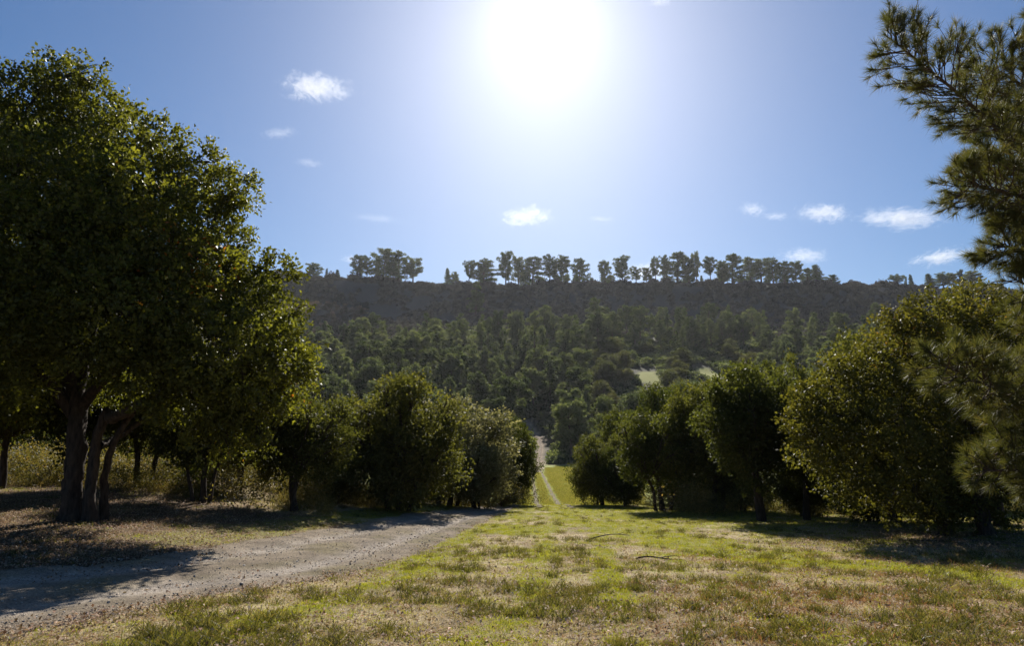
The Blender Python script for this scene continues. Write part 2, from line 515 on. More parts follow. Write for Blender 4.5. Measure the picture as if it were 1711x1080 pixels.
# gravel road
def gravel_material(name, c0, c1, c2, sc_=38.0, attr=False):
    m, nt, out = newmat(name)
    tc = nt.nodes.new('ShaderNodeTexCoord')
    v = nt.nodes.new('ShaderNodeTexVoronoi')
    v.inputs['Scale'].default_value = sc_
    nt.links.new(tc.outputs['Object'], v.inputs['Vector'])
    sp = nt.nodes.new('ShaderNodeSeparateColor')
    nt.links.new(v.outputs['Color'], sp.inputs[0])
    n = nt.nodes.new('ShaderNodeTexNoise')
    n.inputs['Scale'].default_value = 1.6
    n.inputs['Detail'].default_value = 7
    nt.links.new(tc.outputs['Object'], n.inputs['Vector'])
    base = ramp(nt, sp.outputs[0], [(0.0, c0), (0.55, c1), (1.0, c2)])
    tint = ramp(nt, n.outputs['Fac'], [(0.35, (0.72, 0.70, 0.68)), (0.65, (1.15, 1.12, 1.08))])
    mx = nt.nodes.new('ShaderNodeMix'); mx.data_type = 'RGBA'; mx.blend_type = 'MULTIPLY'
    mx.inputs[0].default_value = 1
    nt.links.new(base, mx.inputs[6]); nt.links.new(tint, mx.inputs[7])
    p = nt.nodes.new('ShaderNodeBsdfPrincipled')
    p.inputs['Roughness'].default_value = 0.95
    p.inputs['Specular IOR Level'].default_value = 0.05
    res = mx.outputs[2]
    if attr:
        av = nt.nodes.new('ShaderNodeAttribute'); av.attribute_name = 'col'
        m2 = nt.nodes.new('ShaderNodeMix'); m2.data_type = 'RGBA'; m2.blend_type = 'MULTIPLY'
        m2.inputs[0].default_value = 1
        nt.links.new(res, m2.inputs[6]); nt.links.new(av.outputs['Color'], m2.inputs[7])
        res = m2.outputs[2]
    nt.links.new(res, p.inputs['Base Color'])
    b = nt.nodes.new('ShaderNodeBump')
    b.invert = True
    b.inputs['Strength'].default_value = 1.0
    b.inputs['Distance'].default_value = 0.022
    nt.links.new(v.outputs['Distance'], b.inputs['Height'])
    nt.links.new(b.outputs[0], p.inputs['Normal'])
    nt.links.new(p.outputs[0], out.inputs[0])
    return m


M['gravel'] = gravel_material('gravel', (0.62, 0.62, 0.62), (0.98, 0.98, 0.98), (1.4, 1.38, 1.36), 55.0, True)
M['dirt'] = gravel_material('dirt', (0.17, 0.135, 0.10), (0.25, 0.20, 0.155), (0.33, 0.27, 0.22), 6)
M['rut'] = gravel_material('rut', (0.14, 0.12, 0.07), (0.19, 0.165, 0.10), (0.25, 0.215, 0.14), 6)
nx_ = 41
tt = np.linspace(-0.14, 1.14, nx_)
RXY = up_w[:, None, :] * (1 - tt)[None, :, None] + lo_w[:, None, :] * tt[None, :, None]
edge_w = 0.26 * (fbm(np.arange(260)[:, None] / 5 + 0 * tt[None], (tt[None] > .5) * 50.0 + 0 * RXY[..., 0], 91, 3) - 0.5)
prof = -0.055 * np.exp(-((tt - 0.25) / 0.12) ** 2) - 0.055 * np.exp(-((tt - 0.74) / 0.12) ** 2)
inn = road_mask(RXY[..., 0], RXY[..., 1])
RZ = terrain(RXY[..., 0], RXY[..., 1]) + 0.05 + prof[None] - 0.11 * sstep(0.38, -0.25, inn + edge_w * 2.5) \
    + 0.02 * (fbm(RXY[..., 0] / .35, RXY[..., 1] / .35, 93, 3) - 0.5)
ri = np.arange(260 * nx_).reshape(260, nx_)
rf = np.stack([ri[:-1, :-1], ri[1:, :-1], ri[1:, 1:], ri[:-1, 1:]], -1).reshape(-1, 4)
rut = np.exp(-((tt - 0.25) / 0.10) ** 2) + np.exp(-((tt - 0.74) / 0.10) ** 2)
rut = np.clip(rut[None] * (0.6 + 0.8 * fbm(RXY[..., 0] / 1.5, RXY[..., 1] / 1.5, 95, 3)), 0, 1)
rcol = lerp3((0.28, 0.232, 0.178), (0.38, 0.335, 0.29), rut)
rcol = lerp3(rcol, np.broadcast_to((0.19, 0.165, 0.085), rcol.shape), np.clip(sstep(.45, .7, fbm(RXY[..., 0] / .8, RXY[..., 1] / .8, 97, 3)) * (1 - rut) * .6, 0, 1))
rcol = np.concatenate([rcol, np.ones(rcol.shape[:2] + (1,))], -1).reshape(-1, 4)
tag(obj('road', mesh_np('road', np.concatenate([RXY, RZ[..., None]], -1).reshape(-1, 3), rf, M['gravel'], True, col=rcol)),
    'pale gravel track curving from the shaded left edge to the crest', kind='structure')


def ribbon(name, P, half, mat, label, lift=0.03, n=90):
    P = resample(P, n)
    T = np.gradient(P, axis=0); T = T / np.linalg.norm(T, axis=1)[:, None]
    N = np.stack([T[:, 1], -T[:, 0]], 1)
    k = 7
    s = np.linspace(-1, 1, k)
    hw_ = half * (0.8 + 0.5 * vnoise(np.arange(n) / 3.0, np.zeros(n), 5))
    X = P[:, None] + N[:, None] * (s[None, :, None] * hw_[:, None, None])
    Z = terrain(X[..., 0], X[..., 1]) + lift * (1 - s ** 4)[None] * 2 - lift
    i = np.arange(n * k).reshape(n, k)
    f = np.stack([i[:-1, :-1], i[:-1, 1:], i[1:, 1:], i[1:, :-1]], -1).reshape(-1, 4)
    return tag(obj(name, mesh_np(name, np.concatenate([X, Z[..., None]], -1).reshape(-1, 3), f, mat, True)), label, kind='structure')


Tn = np.gradient(resample(track, 6), axis=0)
Nn = np.stack([Tn[:, 1], -Tn[:, 0]], 1); Nn = Nn / np.linalg.norm(Nn, axis=1)[:, None]
tr6 = resample(track, 6)
ribbon('path', tr6 + Nn * 0.95, 0.26, M['rut'], 'right wheel rut of the dirt track crossing the far green turf', 0.06)
ribbon('path', tr6 - Nn * 0.95, 0.26, M['rut'], 'left wheel rut of the dirt track crossing the far green turf', 0.06)
ribbon('path', bank, 0.45, M['dirt'], 'sandy path climbing the bare bank into the forest', 0.15)


# ------------------------------------------------------------------ foliage tools
class Acc:
    def __init__(s): s.V, s.F, s.A, s.n = [], [], [], 0
    def add(s, V, Fc, A=None):
        s.V.append(V); s.F.append(Fc + s.n); s.n += len(V)
        if A is not None: s.A.append(A)
    def mesh(s, name, mat, smooth=False):
        if not s.V: return None
        return mesh_np(name, np.concatenate(s.V), np.concatenate(s.F), mat, smooth, np.concatenate(s.A) if s.A else None)


def blades(p, a, nrm, L, W, fold=0.12):
    """diamond leaves: p base, a axis, nrm rough normal"""
    n = len(p)
    s = unit(np.cross(a, nrm)); nn = np.cross(s, a)
    L = np.broadcast_to(L, n)[:, None]; W = np.broadcast_to(W, n)[:, None]
    V = np.empty((n, 4, 3))
    mid = p + a * L * 0.48 + nn * W * fold * 2
    V[:, 0] = p
    V[:, 1] = mid + s * W * 0.5
    V[:, 2] = p + a * L
    V[:, 3] = mid - s * W * 0.5
    return V.reshape(-1, 3), np.arange(n * 4).reshape(n, 4)


def tris(p, a, s, L, W):
    n = len(p)
    L = np.broadcast_to(L, n)[:, None]; W = np.broadcast_to(W, n)[:, None]
    V = np.empty((n, 3, 3))
    V[:, 0], V[:, 1], V[:, 2] = p - s * W * .5, p + s * W * .5, p + a * L
    return V.reshape(-1, 3), np.arange(n * 3).reshape(n, 3)


def lobe_twigs(c, r, n, shell=0.72, flat=0.85):
    """twig origins and directions in a lumpy ball"""
    d = rand_dir(n)
    k = rng.uniform(0, 6.28, 3)
    lump = 1 + 0.13 * np.sin(d[:, 0] * 5 + k[0]) * np.sin(d[:, 1] * 5 + k[1]) + 0.12 * np.sin(d[:, 2] * 6 + k[2] + d[:, 0] * 3)
    rad = np.where(rng.random(n) < 0.78, rng.uniform(shell, 1.0, n), rng.uniform(0.2, shell, n)) * lump
    o = c + d * (rad * r)[:, None] * np.array([1, 1, flat])
    dr = unit(d + 0.75 * rng.normal(size=(n, 3)) * 0.7 + np.array([0, 0, 0.12]))
    return o, dr


def leafy(acc, o, d, tl, k, L, W, spread=0.10, clump=0.25, tone=0.22):
    """k leaves along each twig"""
    n = len(o)
    t = rng.uniform(0.0, 1.0, (n, k))
    base = rng.random(n)                                  # twig tone, so that clumps differ
    p = o[:, None] + d[:, None] * (t * tl)[..., None] + rng.normal(size=(n, k, 3)) * spread
    a = unit(d[:, None] * 0.6 + rng.normal(size=(n, k, 3)) * 0.75)
    nr_ = unit(rng.normal(size=(n, k, 3)) + np.array([0, 0, 0.7]))
    p, a, nr_ = p.reshape(-1, 3), a.reshape(-1, 3), nr_.reshape(-1, 3)
    sc_ = rng.uniform(0.7, 1.25, len(p))
    V, Fc = blades(p, a, nr_, L * sc_, W * sc_)
    A = np.clip(base[:, None] * clump + (1 - clump) * rng.random((n, k)) + rng.uniform(-tone, tone * .55), 0, 1).ravel()
    acc.add(V, Fc, A)


def tube(acc, P, R, sides=8, rough=0.0):
    P = np.asarray(P, float); R = np.asarray(R, float)
    n = len(P)
    T = unit(np.gradient(P, axis=0))
    u = np.array([1.0, 0, 0]) if abs(T[0][0]) < 0.8 else np.array([0, 1.0, 0])
    ang = np.linspace(0, 2 * pi, sides, endpoint=False)
    V = []
    ph = rng.uniform(0, 6.28, 3)
    for i in range(n):
        u = unit(u - T[i] * (u @ T[i])); w = np.cross(T[i], u)
        rr = R[i] * (1 + rough * (vnoise(np.cos(ang) * 2.5 + 7 + ph[0], np.sin(ang) * 2.5 + i * .6, 3) - .5) * 2.4 + rough * (np.sin(3 * ang + ph[0] + i * .12) * .5 + np.sin(5 * ang + ph[1] - i * .2) * .35 + np.sin(8 * ang + ph[2]) * .25))
        V.append(P[i] + (np.cos(ang) * rr)[:, None] * u + (np.sin(ang) * rr)[:, None] * w)
    i0 = np.arange(n * sides).reshape(n, sides)
    f = np.stack([i0[:-1], np.roll(i0[:-1], -1, 1), np.roll(i0[1:], -1, 1), i0[1:]], -1).reshape(-1, 4)
    acc.add(np.concatenate(V), f)


def limb(acc, a, b, r0, r1, sag=0.12, n=7, sides=7, wob=0.05, rough=0.0):
    a, b = np.asarray(a, float), np.asarray(b, float)
    t = np.linspace(0, 1, n)[:, None]
    L = np.linalg.norm(b - a)
    side = rng.normal(size=3) * wob * L
    P = a + (b - a) * t + np.sin(t * pi) * (np.array([0, 0, -sag * L]) + side) + np.sin(t * 2 * pi) * rng.normal(size=3) * wob * 0.5 * L
    P[0], P[-1] = a, b
    tube(acc, P, r0 + (r1 - r0) * t[:, 0] ** 0.8, sides, rough)
    return P


def oak_proto(seed_lobes, trunks, leafL, tl, k, dens, h0):
    """trunk and crown meshes in a unit-less local frame (metres): lobes = [(x,y,z,r)]"""
    cr, tk = Acc(), Acc()
    tips = []
    for (fx, fy, r, hx, hy, hz) in trunks:
        P = limb(tk, (fx, fy, -0.25), (hx, hy, hz), r * 1.25, r * 0.7, -0.02, 9, 9, 0.04, 0.10)
        tips.append((P[-1], r * 0.7))
    for (x, y, z, r) in seed_lobes:
        c = np.array([x, y, z])
        o, d = lobe_twigs(c, r, int(dens * r * r))
        ok = o[:, 2] > h0
        leafy(cr, o[ok], d[ok], tl, k, leafL, leafL * 0.62, tl * 0.22)
        p0, r0 = min(tips, key=lambda q: np.linalg.norm(q[0] - c))
        Q = limb(tk, p0, c, r0 * 0.6, 0.03, 0.03, 6, 6, 0.06)
        for _ in range(4):
            e = c + unit(rng.normal(size=3) + np.array([0, 0, .3])) * r * 0.8
            limb(tk, Q[-2], e, 0.028, 0.008, 0.0, 4, 4, 0.06)
    return cr, tk


def random_lobes(n, w, h0, h1, r0, r1, shape='dome'):
    """lumpy crown: big inner masses, uneven outer lobes, small outlying sprays"""
    cz = h0 + (h1 - h0) * (0.46 if shape == 'dome' else 0.40)
    up, dn = h1 - cz, cz - h0
    L = []
    side = rng.uniform(.78, 1.15, 6)
    for i in range(n):
        z = 1 - 2 * (i + .5) / n
        a = 2.399963 * i + rng.uniform(-.35, .35)
        q = math.sqrt(max(0, 1 - z * z))
        k = side[int(a / (2 * pi) * 6) % 6] * rng.uniform(.75, 1.08)
        r = rng.uniform(r0, r1)
        rad = max(.2, w * k - r * .75)
        L.append((q * rad * math.cos(a), q * rad * math.sin(a), cz + z * max(.2, (up if z > 0 else dn) * k - r * .6), r))
    for i in range(n):
        d = rand_dir(1)[0]
        if d[2] < -.3: d[2] *= -1
        k = rng.uniform(.88, 1.06)
        L.append((d[0] * w * k, d[1] * w * k, cz + d[2] * (up if d[2] > 0 else dn) * k, rng.uniform(.22, .42)))
    L.append((0, 0, cz, min(up, dn) * .7))
    L.append((.5, .3, cz + .4, min(up, dn) * .6))
    return L


def plant(name, label, cat, group, loc, crown_me, trunk_me, rz=0, scale=(1, 1, 1)):
    t = thing(name, label, cat, tuple(loc), group, rz, scale)
    if trunk_me is not None: obj('trunk', trunk_me, t)
    if crown_me is not None: obj('crown', crown_me, t)
    return t


# ------------------------------------------------------------------ great oak on the left
D0 = BIG[1]
m_px = D0 / F


def lobe_px(px, py, rpx, off=0.0, D=D0):
    return (*at(px, py, D + off), rpx * D / F)


def build_oak(name, label, base, D, lobes, trunk_paths, mat, leafL, tl, k, dens, group=None, bark='oak_bark', shell=0.72):
    base = np.asarray(base, float)
    root = thing(name, label, 'tree', tuple(base), group)
    cr = Acc(); tk = Acc(); paths = []
    for pts, r0, r1, sides, isl in trunk_paths:
        P = resample(np.array([at(px, py, D + off) for px, py, off in pts]), 30) - base
        P[1:] += np.cumsum(rng.normal(size=(29, 3)), 0) * .012
        a = Acc() if isl else tk
        t = np.linspace(0, 1, 30)
        R = r0 + (r1 - r0) * t ** 0.8
        if not isl:
            P[0, 2] -= 0.3
            R = R * (1 + 0.4 * np.exp(-t * 11))
        tube(a, P, R, sides, 0.15)
        if isl:
            obj('limb', a.mesh('limb', M[bark], True), root)
        paths.append((P, R))
    allp = np.concatenate([p for p, _ in paths])
    tw = Acc()
    for (px, py, rpx, off) in lobes:
        c = at(px, py, D + off) - base
        r = rpx * D / F
        o, d = lobe_twigs(c, r, int(dens * r * r), shell)
        leafy(cr, o, d, tl, k, leafL, leafL * 0.64, tl * 0.15)
        j = np.argmin(np.linalg.norm(allp - c, axis=1) + np.maximum(0, allp[:, 2] - c[2]) * .2 + np.maximum(0, c[2] - allp[:, 2]) * .3 + 4.0 * (allp[:, 2] < 2.2))
        Q = limb(tw, allp[j], c, 0.05, 0.022, -0.02, 7, 6, 0.07)
        for _ in range(7):
            e = c + unit(rng.normal(size=3) + np.array([0, 0, .2])) * r * 0.85
            limb(tw, Q[-2], e, 0.026, 0.007, 0.0, 4, 4, 0.07)
    obj('trunk', tk.mesh('trunk', M[bark], True), root)
    tag(obj('twigs', tw.mesh('twigs', M[bark], True), root), kind='stuff')
    obj('crown', cr.mesh('crown', M[mat]), root)
    return root


big_lobes = [(30, 205, 105, 0), (140, 205, 92, .6), (-70, 240, 120, 0), (225, 275, 92, -.4), (318, 335, 80, .3), (-160, 360, 140, .5),
             (60, 330, 120, -2.2), (190, 380, 110, -2.0), (355, 395, 62, .2), (290, 460, 95, -1.2), (385, 495, 70, .6), (432, 540, 66, -.4),
             (455, 610, 58, .3), (375, 590, 85, -1.6), (470, 655, 38, .6), (-110, 520, 140, -.5), (70, 470, 130, -2.6), (190, 520, 95, -2.6),
             (420, 690, 44, -.3), (330, 680, 58, -1.0), (-60, 640, 100, -.8), (250, 610, 70, -1.8), (385, 735, 30, -.6), (0, 560, 95, -2.4),
             (90, 300, 120, 2.4), (210, 420, 120, 2.4), (0, 420, 140, 2.6), (320, 540, 90, 2.2), (110, 560, 110, 2.8), (420, 620, 60, 1.8),
             (-40, 620, 90, 2.4), (300, 650, 60, 2.2), (150, 640, 60, 2.6), (265, 250, 30, .2), (395, 320, 34, 0), (455, 455, 34, .2), (495, 585, 26, 0),
             (150, 120, 24, 0), (95, 112, 26, .4), (505, 630, 18, .2), (440, 740, 20, -.2), (350, 270, 22, .4)]
build_oak('oak_tree', 'great spreading oak with thick forked trunk at the left edge of the road', BIG, D0, big_lobes,
          [([(172, 868, .5), (175, 800, .4), (190, 740, .2), (222, 690, 0)], 0.10, 0.07, 12, False),
           ([(118, 874, 0), (120, 800, 0), (126, 730, 0), (130, 670, .1)], 0.22, 0.20, 20, False),
           ([(152, 872, -.1), (153, 810, -.15), (166, 740, -.2), (184, 690, -.3)], 0.14, 0.11, 16, False),
           ([(128, 690, .1), (112, 620, .2), (100, 540, .3), (70, 420, 0), (40, 300, 0)], 0.19, 0.06, 12, True),
           ([(130, 690, .1), (160, 640, -.2), (210, 610, -.6), (280, 540, -1.0), (330, 430, -.8)], 0.15, 0.05, 12, True),
           ([(184, 700, -.3), (215, 690, -.5), (260, 650, -.8), (340, 620, -1.0), (420, 600, -.6)], 0.15, 0.04, 10, True),
           ([(166, 745, -.2), (185, 735, .4), (235, 700, 1.0), (330, 640, 1.5)], 0.11, 0.04, 10, True),
           ([(126, 700, 0), (60, 610, -.4), (-40, 560, -.5), (-120, 480, 0)], 0.14, 0.05, 12, True),
           ([(128, 680, 0), (150, 560, 1.0), (190, 420, 1.6), (220, 320, 1.0)], 0.13, 0.05, 12, True)],
          'oak_leaf', 0.108, 0.36, 16, 240, shell=0.8)

# ------------------------------------------------------------------ yellow-green oak on the right
B2 = ground_px(1600, 897)
D2 = B2[1]
y_lobes = [(1560, 560, 62, 0), (1510, 590, 62, .3), (1440, 640, 55, -.4), (1385, 690, 58, -.6), (1375, 745, 50, -1.0), (1440, 730, 80, -1.2), (1430, 800, 50, -.8),
           (1510, 690, 85, -.8), (1600, 590, 75, .2), (1660, 540, 55, .6), (1610, 690, 95, -.4), (1510, 790, 70, -.6), (1590, 800, 75, 0), (1690, 620, 85, .2),
           (1700, 740, 95, .4), (1660, 820, 60, .2), (1465, 615, 36, .2), (1342, 700, 26, -.6), (1620, 505, 34, .4), (1540, 520, 30, .2), (1500, 540, 26, .3),
           (1480, 850, 26, -.4), (1560, 850, 32, -.3), (1400, 620, 26, -.2), (1345, 660, 20, -.4), (1760, 560, 80, .6), (1800, 680, 100, .4),
           (1560, 640, 80, 2.0), (1640, 740, 90, 2.2), (1480, 720, 70, 1.8)]
build_oak('oak_tree', 'yellow-green leaning oak bulging over dark shade at the right', B2, D2, y_lobes,
          [([(1652, 912, 0), (1640, 860, 0), (1625, 800, 0)], 0.22, 0.16, 12, False),
           ([(1580, 897, .3), (1585, 850, .3), (1600, 790, .3)], 0.17, 0.11, 12, False),
           ([(1625, 805, 0), (1570, 740, -.3), (1480, 700, -.6), (1400, 700, -.7)], 0.14, 0.04, 10, True),
           ([(1625, 805, 0), (1620, 700, 0), (1590, 600, 0)], 0.13, 0.04, 10, True),
           ([(1720, 850, .2), (1690, 830, .2), (1640, 790, .2), (1560, 780, 0)], 0.13, 0.04, 10, True)],
          'oak_yellow', 0.105, 0.36, 14, 190)

# ------------------------------------------------------------------ middle-distance oaks and bushes
OAKS = []
for s in range(5):
    lob = random_lobes([13, 16, 12, 17, 14][s], 2.5, 1.35, 5.1, 0.5, 1.15)
    tr = [[(0, 0, .17, .1, .05, 1.7)], [(-.25, 0, .12, -.5, .1, 1.6), (.2, .1, .13, .5, -.1, 1.7)],
          [(0, 0, .14, -.15, .2, 1.5), (.35, -.1, .09, .8, -.2, 1.7), (-.3, .1, .09, -.8, .1, 1.6)],
          [(0, 0, .2, .15, -.1, 1.8)], [(-.12, 0, .12, -.35, 0, 1.8), (.15, .05, .11, .3, .1, 1.6)]][s]
    cr, tk = oak_proto(lob, tr, 0.135, 0.36, 11, 200, 0.85)
    OAKS.append((cr.mesh('oak_crown', M['oak_far']), tk.mesh('oak_trunk', M['oak_bark'], True)))
BUSH = []
for s in range(3):
    lob = random_lobes([16, 14, 18][s], 2.5, 0.3, 5.1, 0.5, 1.15, 'b')
    cr, tk = oak_proto(lob, [(-.3, 0, .09, -.7, .1, 1.3), (.1, 0, .1, .2, 0, 1.5), (.4, .1, .08, .9, -.1, 1.3)], 0.135, 0.36, 11, 190, 0.1)
    BUSH.append((cr.mesh('bush_crown', M['grey_leaf'] if s == 1 else M['oak_far']), tk.mesh('bush_trunk', M['oak_bark'], True)))


def place(kind, i, x0, x1, ytop, ybase, Y, label, cat='tree', group=None, name='oak_tree', fy=None, rz=None):
    px = (x0 + x1) / 2
    p = at(px, ybase, Y)
    z = float(terrain(p[0], Y))
    top = at(px, ytop, Y)[2]
    w = (x1 - x0) * Y / F
    s = (w / 5.0, w / 5.0 if fy is None else fy, (top - z) / 5.15)
    cm, tm = kind[i]
    return plant(name, label, cat, group, (p[0], Y, z), cm, tm, rng.uniform(0, 6.28) if rz is None else rz, s)


L = 'oaks behind the great oak'
for a in [(0, -90, 90, 560, 795, 25, 'dark oak with slim trunk showing left of the great oak trunk'),
          (3, 20, 230, 540, 800, 23, 'thick-trunked dark oak standing directly behind the great oak trunk'),
          (1, 150, 330, 570, 806, 27, 'shadowed oak behind the great oak, right of its lower trunk'),
          (2, 255, 420, 610, 822, 24, 'small oak with leaning trunk under the great oak canopy'),
          (4, 335, 465, 690, 826, 29, 'dark oak with paired trunk just right of the great oak canopy'),
          (2, 400, 588, 652, 836, 25, 'rounded small oak with three dark trunks beyond the left verge'),
          (0, -240, -40, 520, 800, 21, 'dark oak cut by the left edge of the picture')]:
    place(OAKS, *a, group=L)
for a in [(0, -170, 10, 690, 806, 44, 'dark bush far back left of the great oak trunk'), (2, -20, 130, 700, 806, 46, 'dark bush far back directly behind the great oak trunk'),
          (0, 110, 260, 705, 808, 45, 'dark bush far back right of the great oak trunk'), (2, 240, 390, 700, 812, 47, 'dark bush far back beneath the great oak canopy'),
          (0, 370, 520, 700, 818, 46, 'dark bush far back behind the small three-trunked oak')]:
    place(BUSH, *a, 'bush', group='bushes far behind the great oak', name='bush')
place(BUSH, 0, 515, 600, 715, 836, 30, 'low leafy bush between the small oak and the round bush oak', 'bush', name='bush')
place(BUSH, 2, 560, 768, 628, 837, 31, 'large round dark bush oak left of the gravel road crest', 'tree', name='bush_oak', rz=0.4)
place(BUSH, 1, 640, 855, 650, 834, 40, 'grey-green feathery bush rising behind the round bush oak', 'bush', name='bush')
place(BUSH, 1, 735, 858, 715, 838, 39, 'grey-green bush sloping down toward the road crest', 'bush', name='bush', rz=2.0)
place(BUSH, 0, 815, 897, 712, 838, 47, 'compact dark bush nearest the gap where the track runs', 'bush', name='bush', rz=1.0)
place(BUSH, 2, 955, 1055, 728, 852, 46, 'small bushy oak nearest the gap on the right side', group='oaks along the right edge of the field')
place(OAKS, 2, 1030, 1190, 688, 858, 37, 'multi-stemmed oak with splayed trunks right of the gap', group='oaks along the right edge of the field', rz=0.3)
place(OAKS, 4, 1120, 1290, 640, 862, 36, 'tall dark oak behind the multi-stemmed oak', group='oaks along the right edge of the field')
place(OAKS, 3, 1180, 1370, 630, 882, 28, 'dark oak with one stout trunk beside the yellow-green oak', group='oaks along the right edge of the field')
place(OAKS, 0, 1275, 1430, 650, 885, 29, 'shaded oak half hidden behind the yellow-green oak', group='oaks along the right edge of the field')
for a in [(2, 1005, 1085, 748, 853, 44, 'low skirted bush between the gap bush oak and the splayed-trunk oak'),
          (0, 1085, 1200, 752, 858, 41, 'low dark bush behind the splayed trunks'), (2, 1180, 1300, 742, 868, 36, 'low dark bush beside the stout single trunk'),
          (0, 1290, 1410, 752, 878, 32, 'low dark bush under the left side of the yellow-green oak'), (2, 1400, 1540, 770, 890, 28, 'low dark bush in the deep shade under the yellow-green oak'),
          (0, 1525, 1660, 780, 895, 27, 'low dark bush behind the trunks of the yellow-green oak')]:
    place(BUSH, *a, 'bush', group='low bushes under the right tree line', name='bush')
for i, a in enumerate([(1, 1400, 1600, 560, 885, 27), (3, 1560, 1790, 520, 890, 25), (4, 1050, 1200, 650, 850, 52), (2, 1240, 1420, 610, 860, 45),
                       (0, 985, 1110, 690, 848, 62), (1, 1380, 1560, 580, 860, 44)]):
    place(OAKS, *a, ['deep shaded oak directly behind the yellow-green oak', 'dark oak behind the near pine at the right edge',
                     'oak rising behind the splayed-trunk oak', 'oak crown behind the stout dark oak',
                     'oak crown behind the small oak by the gap', 'oak crown at the back above the yellow-green oak'][i], group='oaks behind the right tree line')
g_ = ground_px(838, 838)
tag(place(BUSH, 0, 826, 850, 820, 838, 43, 'low rust-brown bush at the end of the gravel road', 'bush', name='bush'))
rb = [o for o in C.objects if o.parent and o.parent.get('label', '').startswith('low rust')]
for o in rb:
    if o.name.startswith('crown'):
        o.data = o.data.copy(); o.data.materials[0] = M['rust']

# ------------------------------------------------------------------ forest pines
def pine_proto(kind, h=17.0, fine=False):
    """trunk with uneven whorls of branches, needle clumps along their outer halves"""
    cr, tk = Acc(), Acc()
    lean = rng.uniform(-.05, .05, 2) * h
    axis = lambda t: np.array([lean[0] * t * t, lean[1] * t * t, h * t])
    tube(tk, np.array([axis(t) if t > 0 else (0, 0, -1.5) for t in np.linspace(0, .97, 8)]), np.linspace(.40, .05, 8), 7)
    t0, nb = {'round': (.16, 24), 'cone': (.10, 32), 'open': (.30, 19), 'umbrella': (.42, 17)}[kind]
    if fine: nb = int(nb * 1.6)
    gap = rng.uniform(0, 6.28)
    for i in range(nb):
        t = t0 + (.965 - t0) * ((i + rng.uniform(.1, .9)) / nb)
        az = 2.399963 * i + rng.uniform(-.5, .5)
        if kind == 'cone': L, rise = 3.4 * (1.02 - t) ** .85 + .3, .05 + .5 * t
        elif kind == 'round': L, rise = 3.9 * math.sqrt(max(.05, 1 - ((t - .42) / .57) ** 2)) + .2, .1 + .55 * t
        elif kind == 'open': L, rise = 4.3 * math.sqrt(max(.08, 1 - ((t - .62) / .46) ** 2)), .25 + .4 * t
        else: L, rise = 5.0 * math.sqrt(max(.12, 1 - ((t - .80) / .42) ** 2)), .45 * (1 - t) + .12
        L *= rng.uniform(.5, 1.12) * (.72 if abs((az - gap + pi) % (2 * pi) - pi) < .6 else 1)
        d = np.array([math.cos(az), math.sin(az), rise + rng.uniform(-.12, .12)])
        p0 = axis(t) - np.array([0, 0, L * rise * .5])
        p1 = p0 + d * L
        limb(tk, p0, p1, .10 - .06 * t, .02, .05, 4, 4, .05)
        for f in (((1.0, .74, .46) if L > 1.8 else (1.0, .55)) if fine else ((1.0, .5) if L > 1.6 else (.8,))):
            if f < 1 and rng.random() < .15: continue
            c = p0 + (p1 - p0) * f + rng.normal(size=3) * .22
            r = rng.uniform(.65, 1.2) * (.8 if kind == 'cone' else 1.0 if kind == 'round' else 1.1) * (.75 + .1 * L)
            if fine: r *= .66
            o, dd = lobe_twigs(c, r, int((60 if fine else 95) * r * r) + 8, .6 if fine else .72, .72)
            leafy(cr, o, unit(dd + np.array([0, 0, .45])), .30, 3, .50, .26, .12, .45)
    o, dd = lobe_twigs(axis(.985), .5, 16, .3, 1.3)
    leafy(cr, o, unit(dd + np.array([0, 0, .8])), .45, 3, .5, .16, .12, .4)
    return cr.mesh('pine_crown', M['pine_far']), tk.mesh('pine_trunk', M['pine_bark'], True)


PINES = {'fine_round': [pine_proto('round', 17, True) for _ in range(4)], 'fine_cone': [pine_proto('cone', 17, True) for _ in range(2)],
         'fine_open': [pine_proto('open', 17, True) for _ in range(4)] + [pine_proto('umbrella', 17, True)],
         'round': [pine_proto('round') for _ in range(5)], 'cone': [pine_proto('cone') for _ in range(4)],
         'open': [pine_proto('open') for _ in range(3)] + [pine_proto('umbrella') for _ in range(2)]}


def put_pine(kind, x, y, h, wscale, label, group, i=None):
    z = float(terrain(x, y))
    P = PINES[kind]
    cm, tm = P[int(rng.integers(len(P))) if i is None else i % len(P)]
    s = h / 17.0
    return plant('pine_tree', label, 'tree', group, (x, y, z), cm, tm, rng.uniform(0, 6.28), (s * wscale, s * wscale, s))


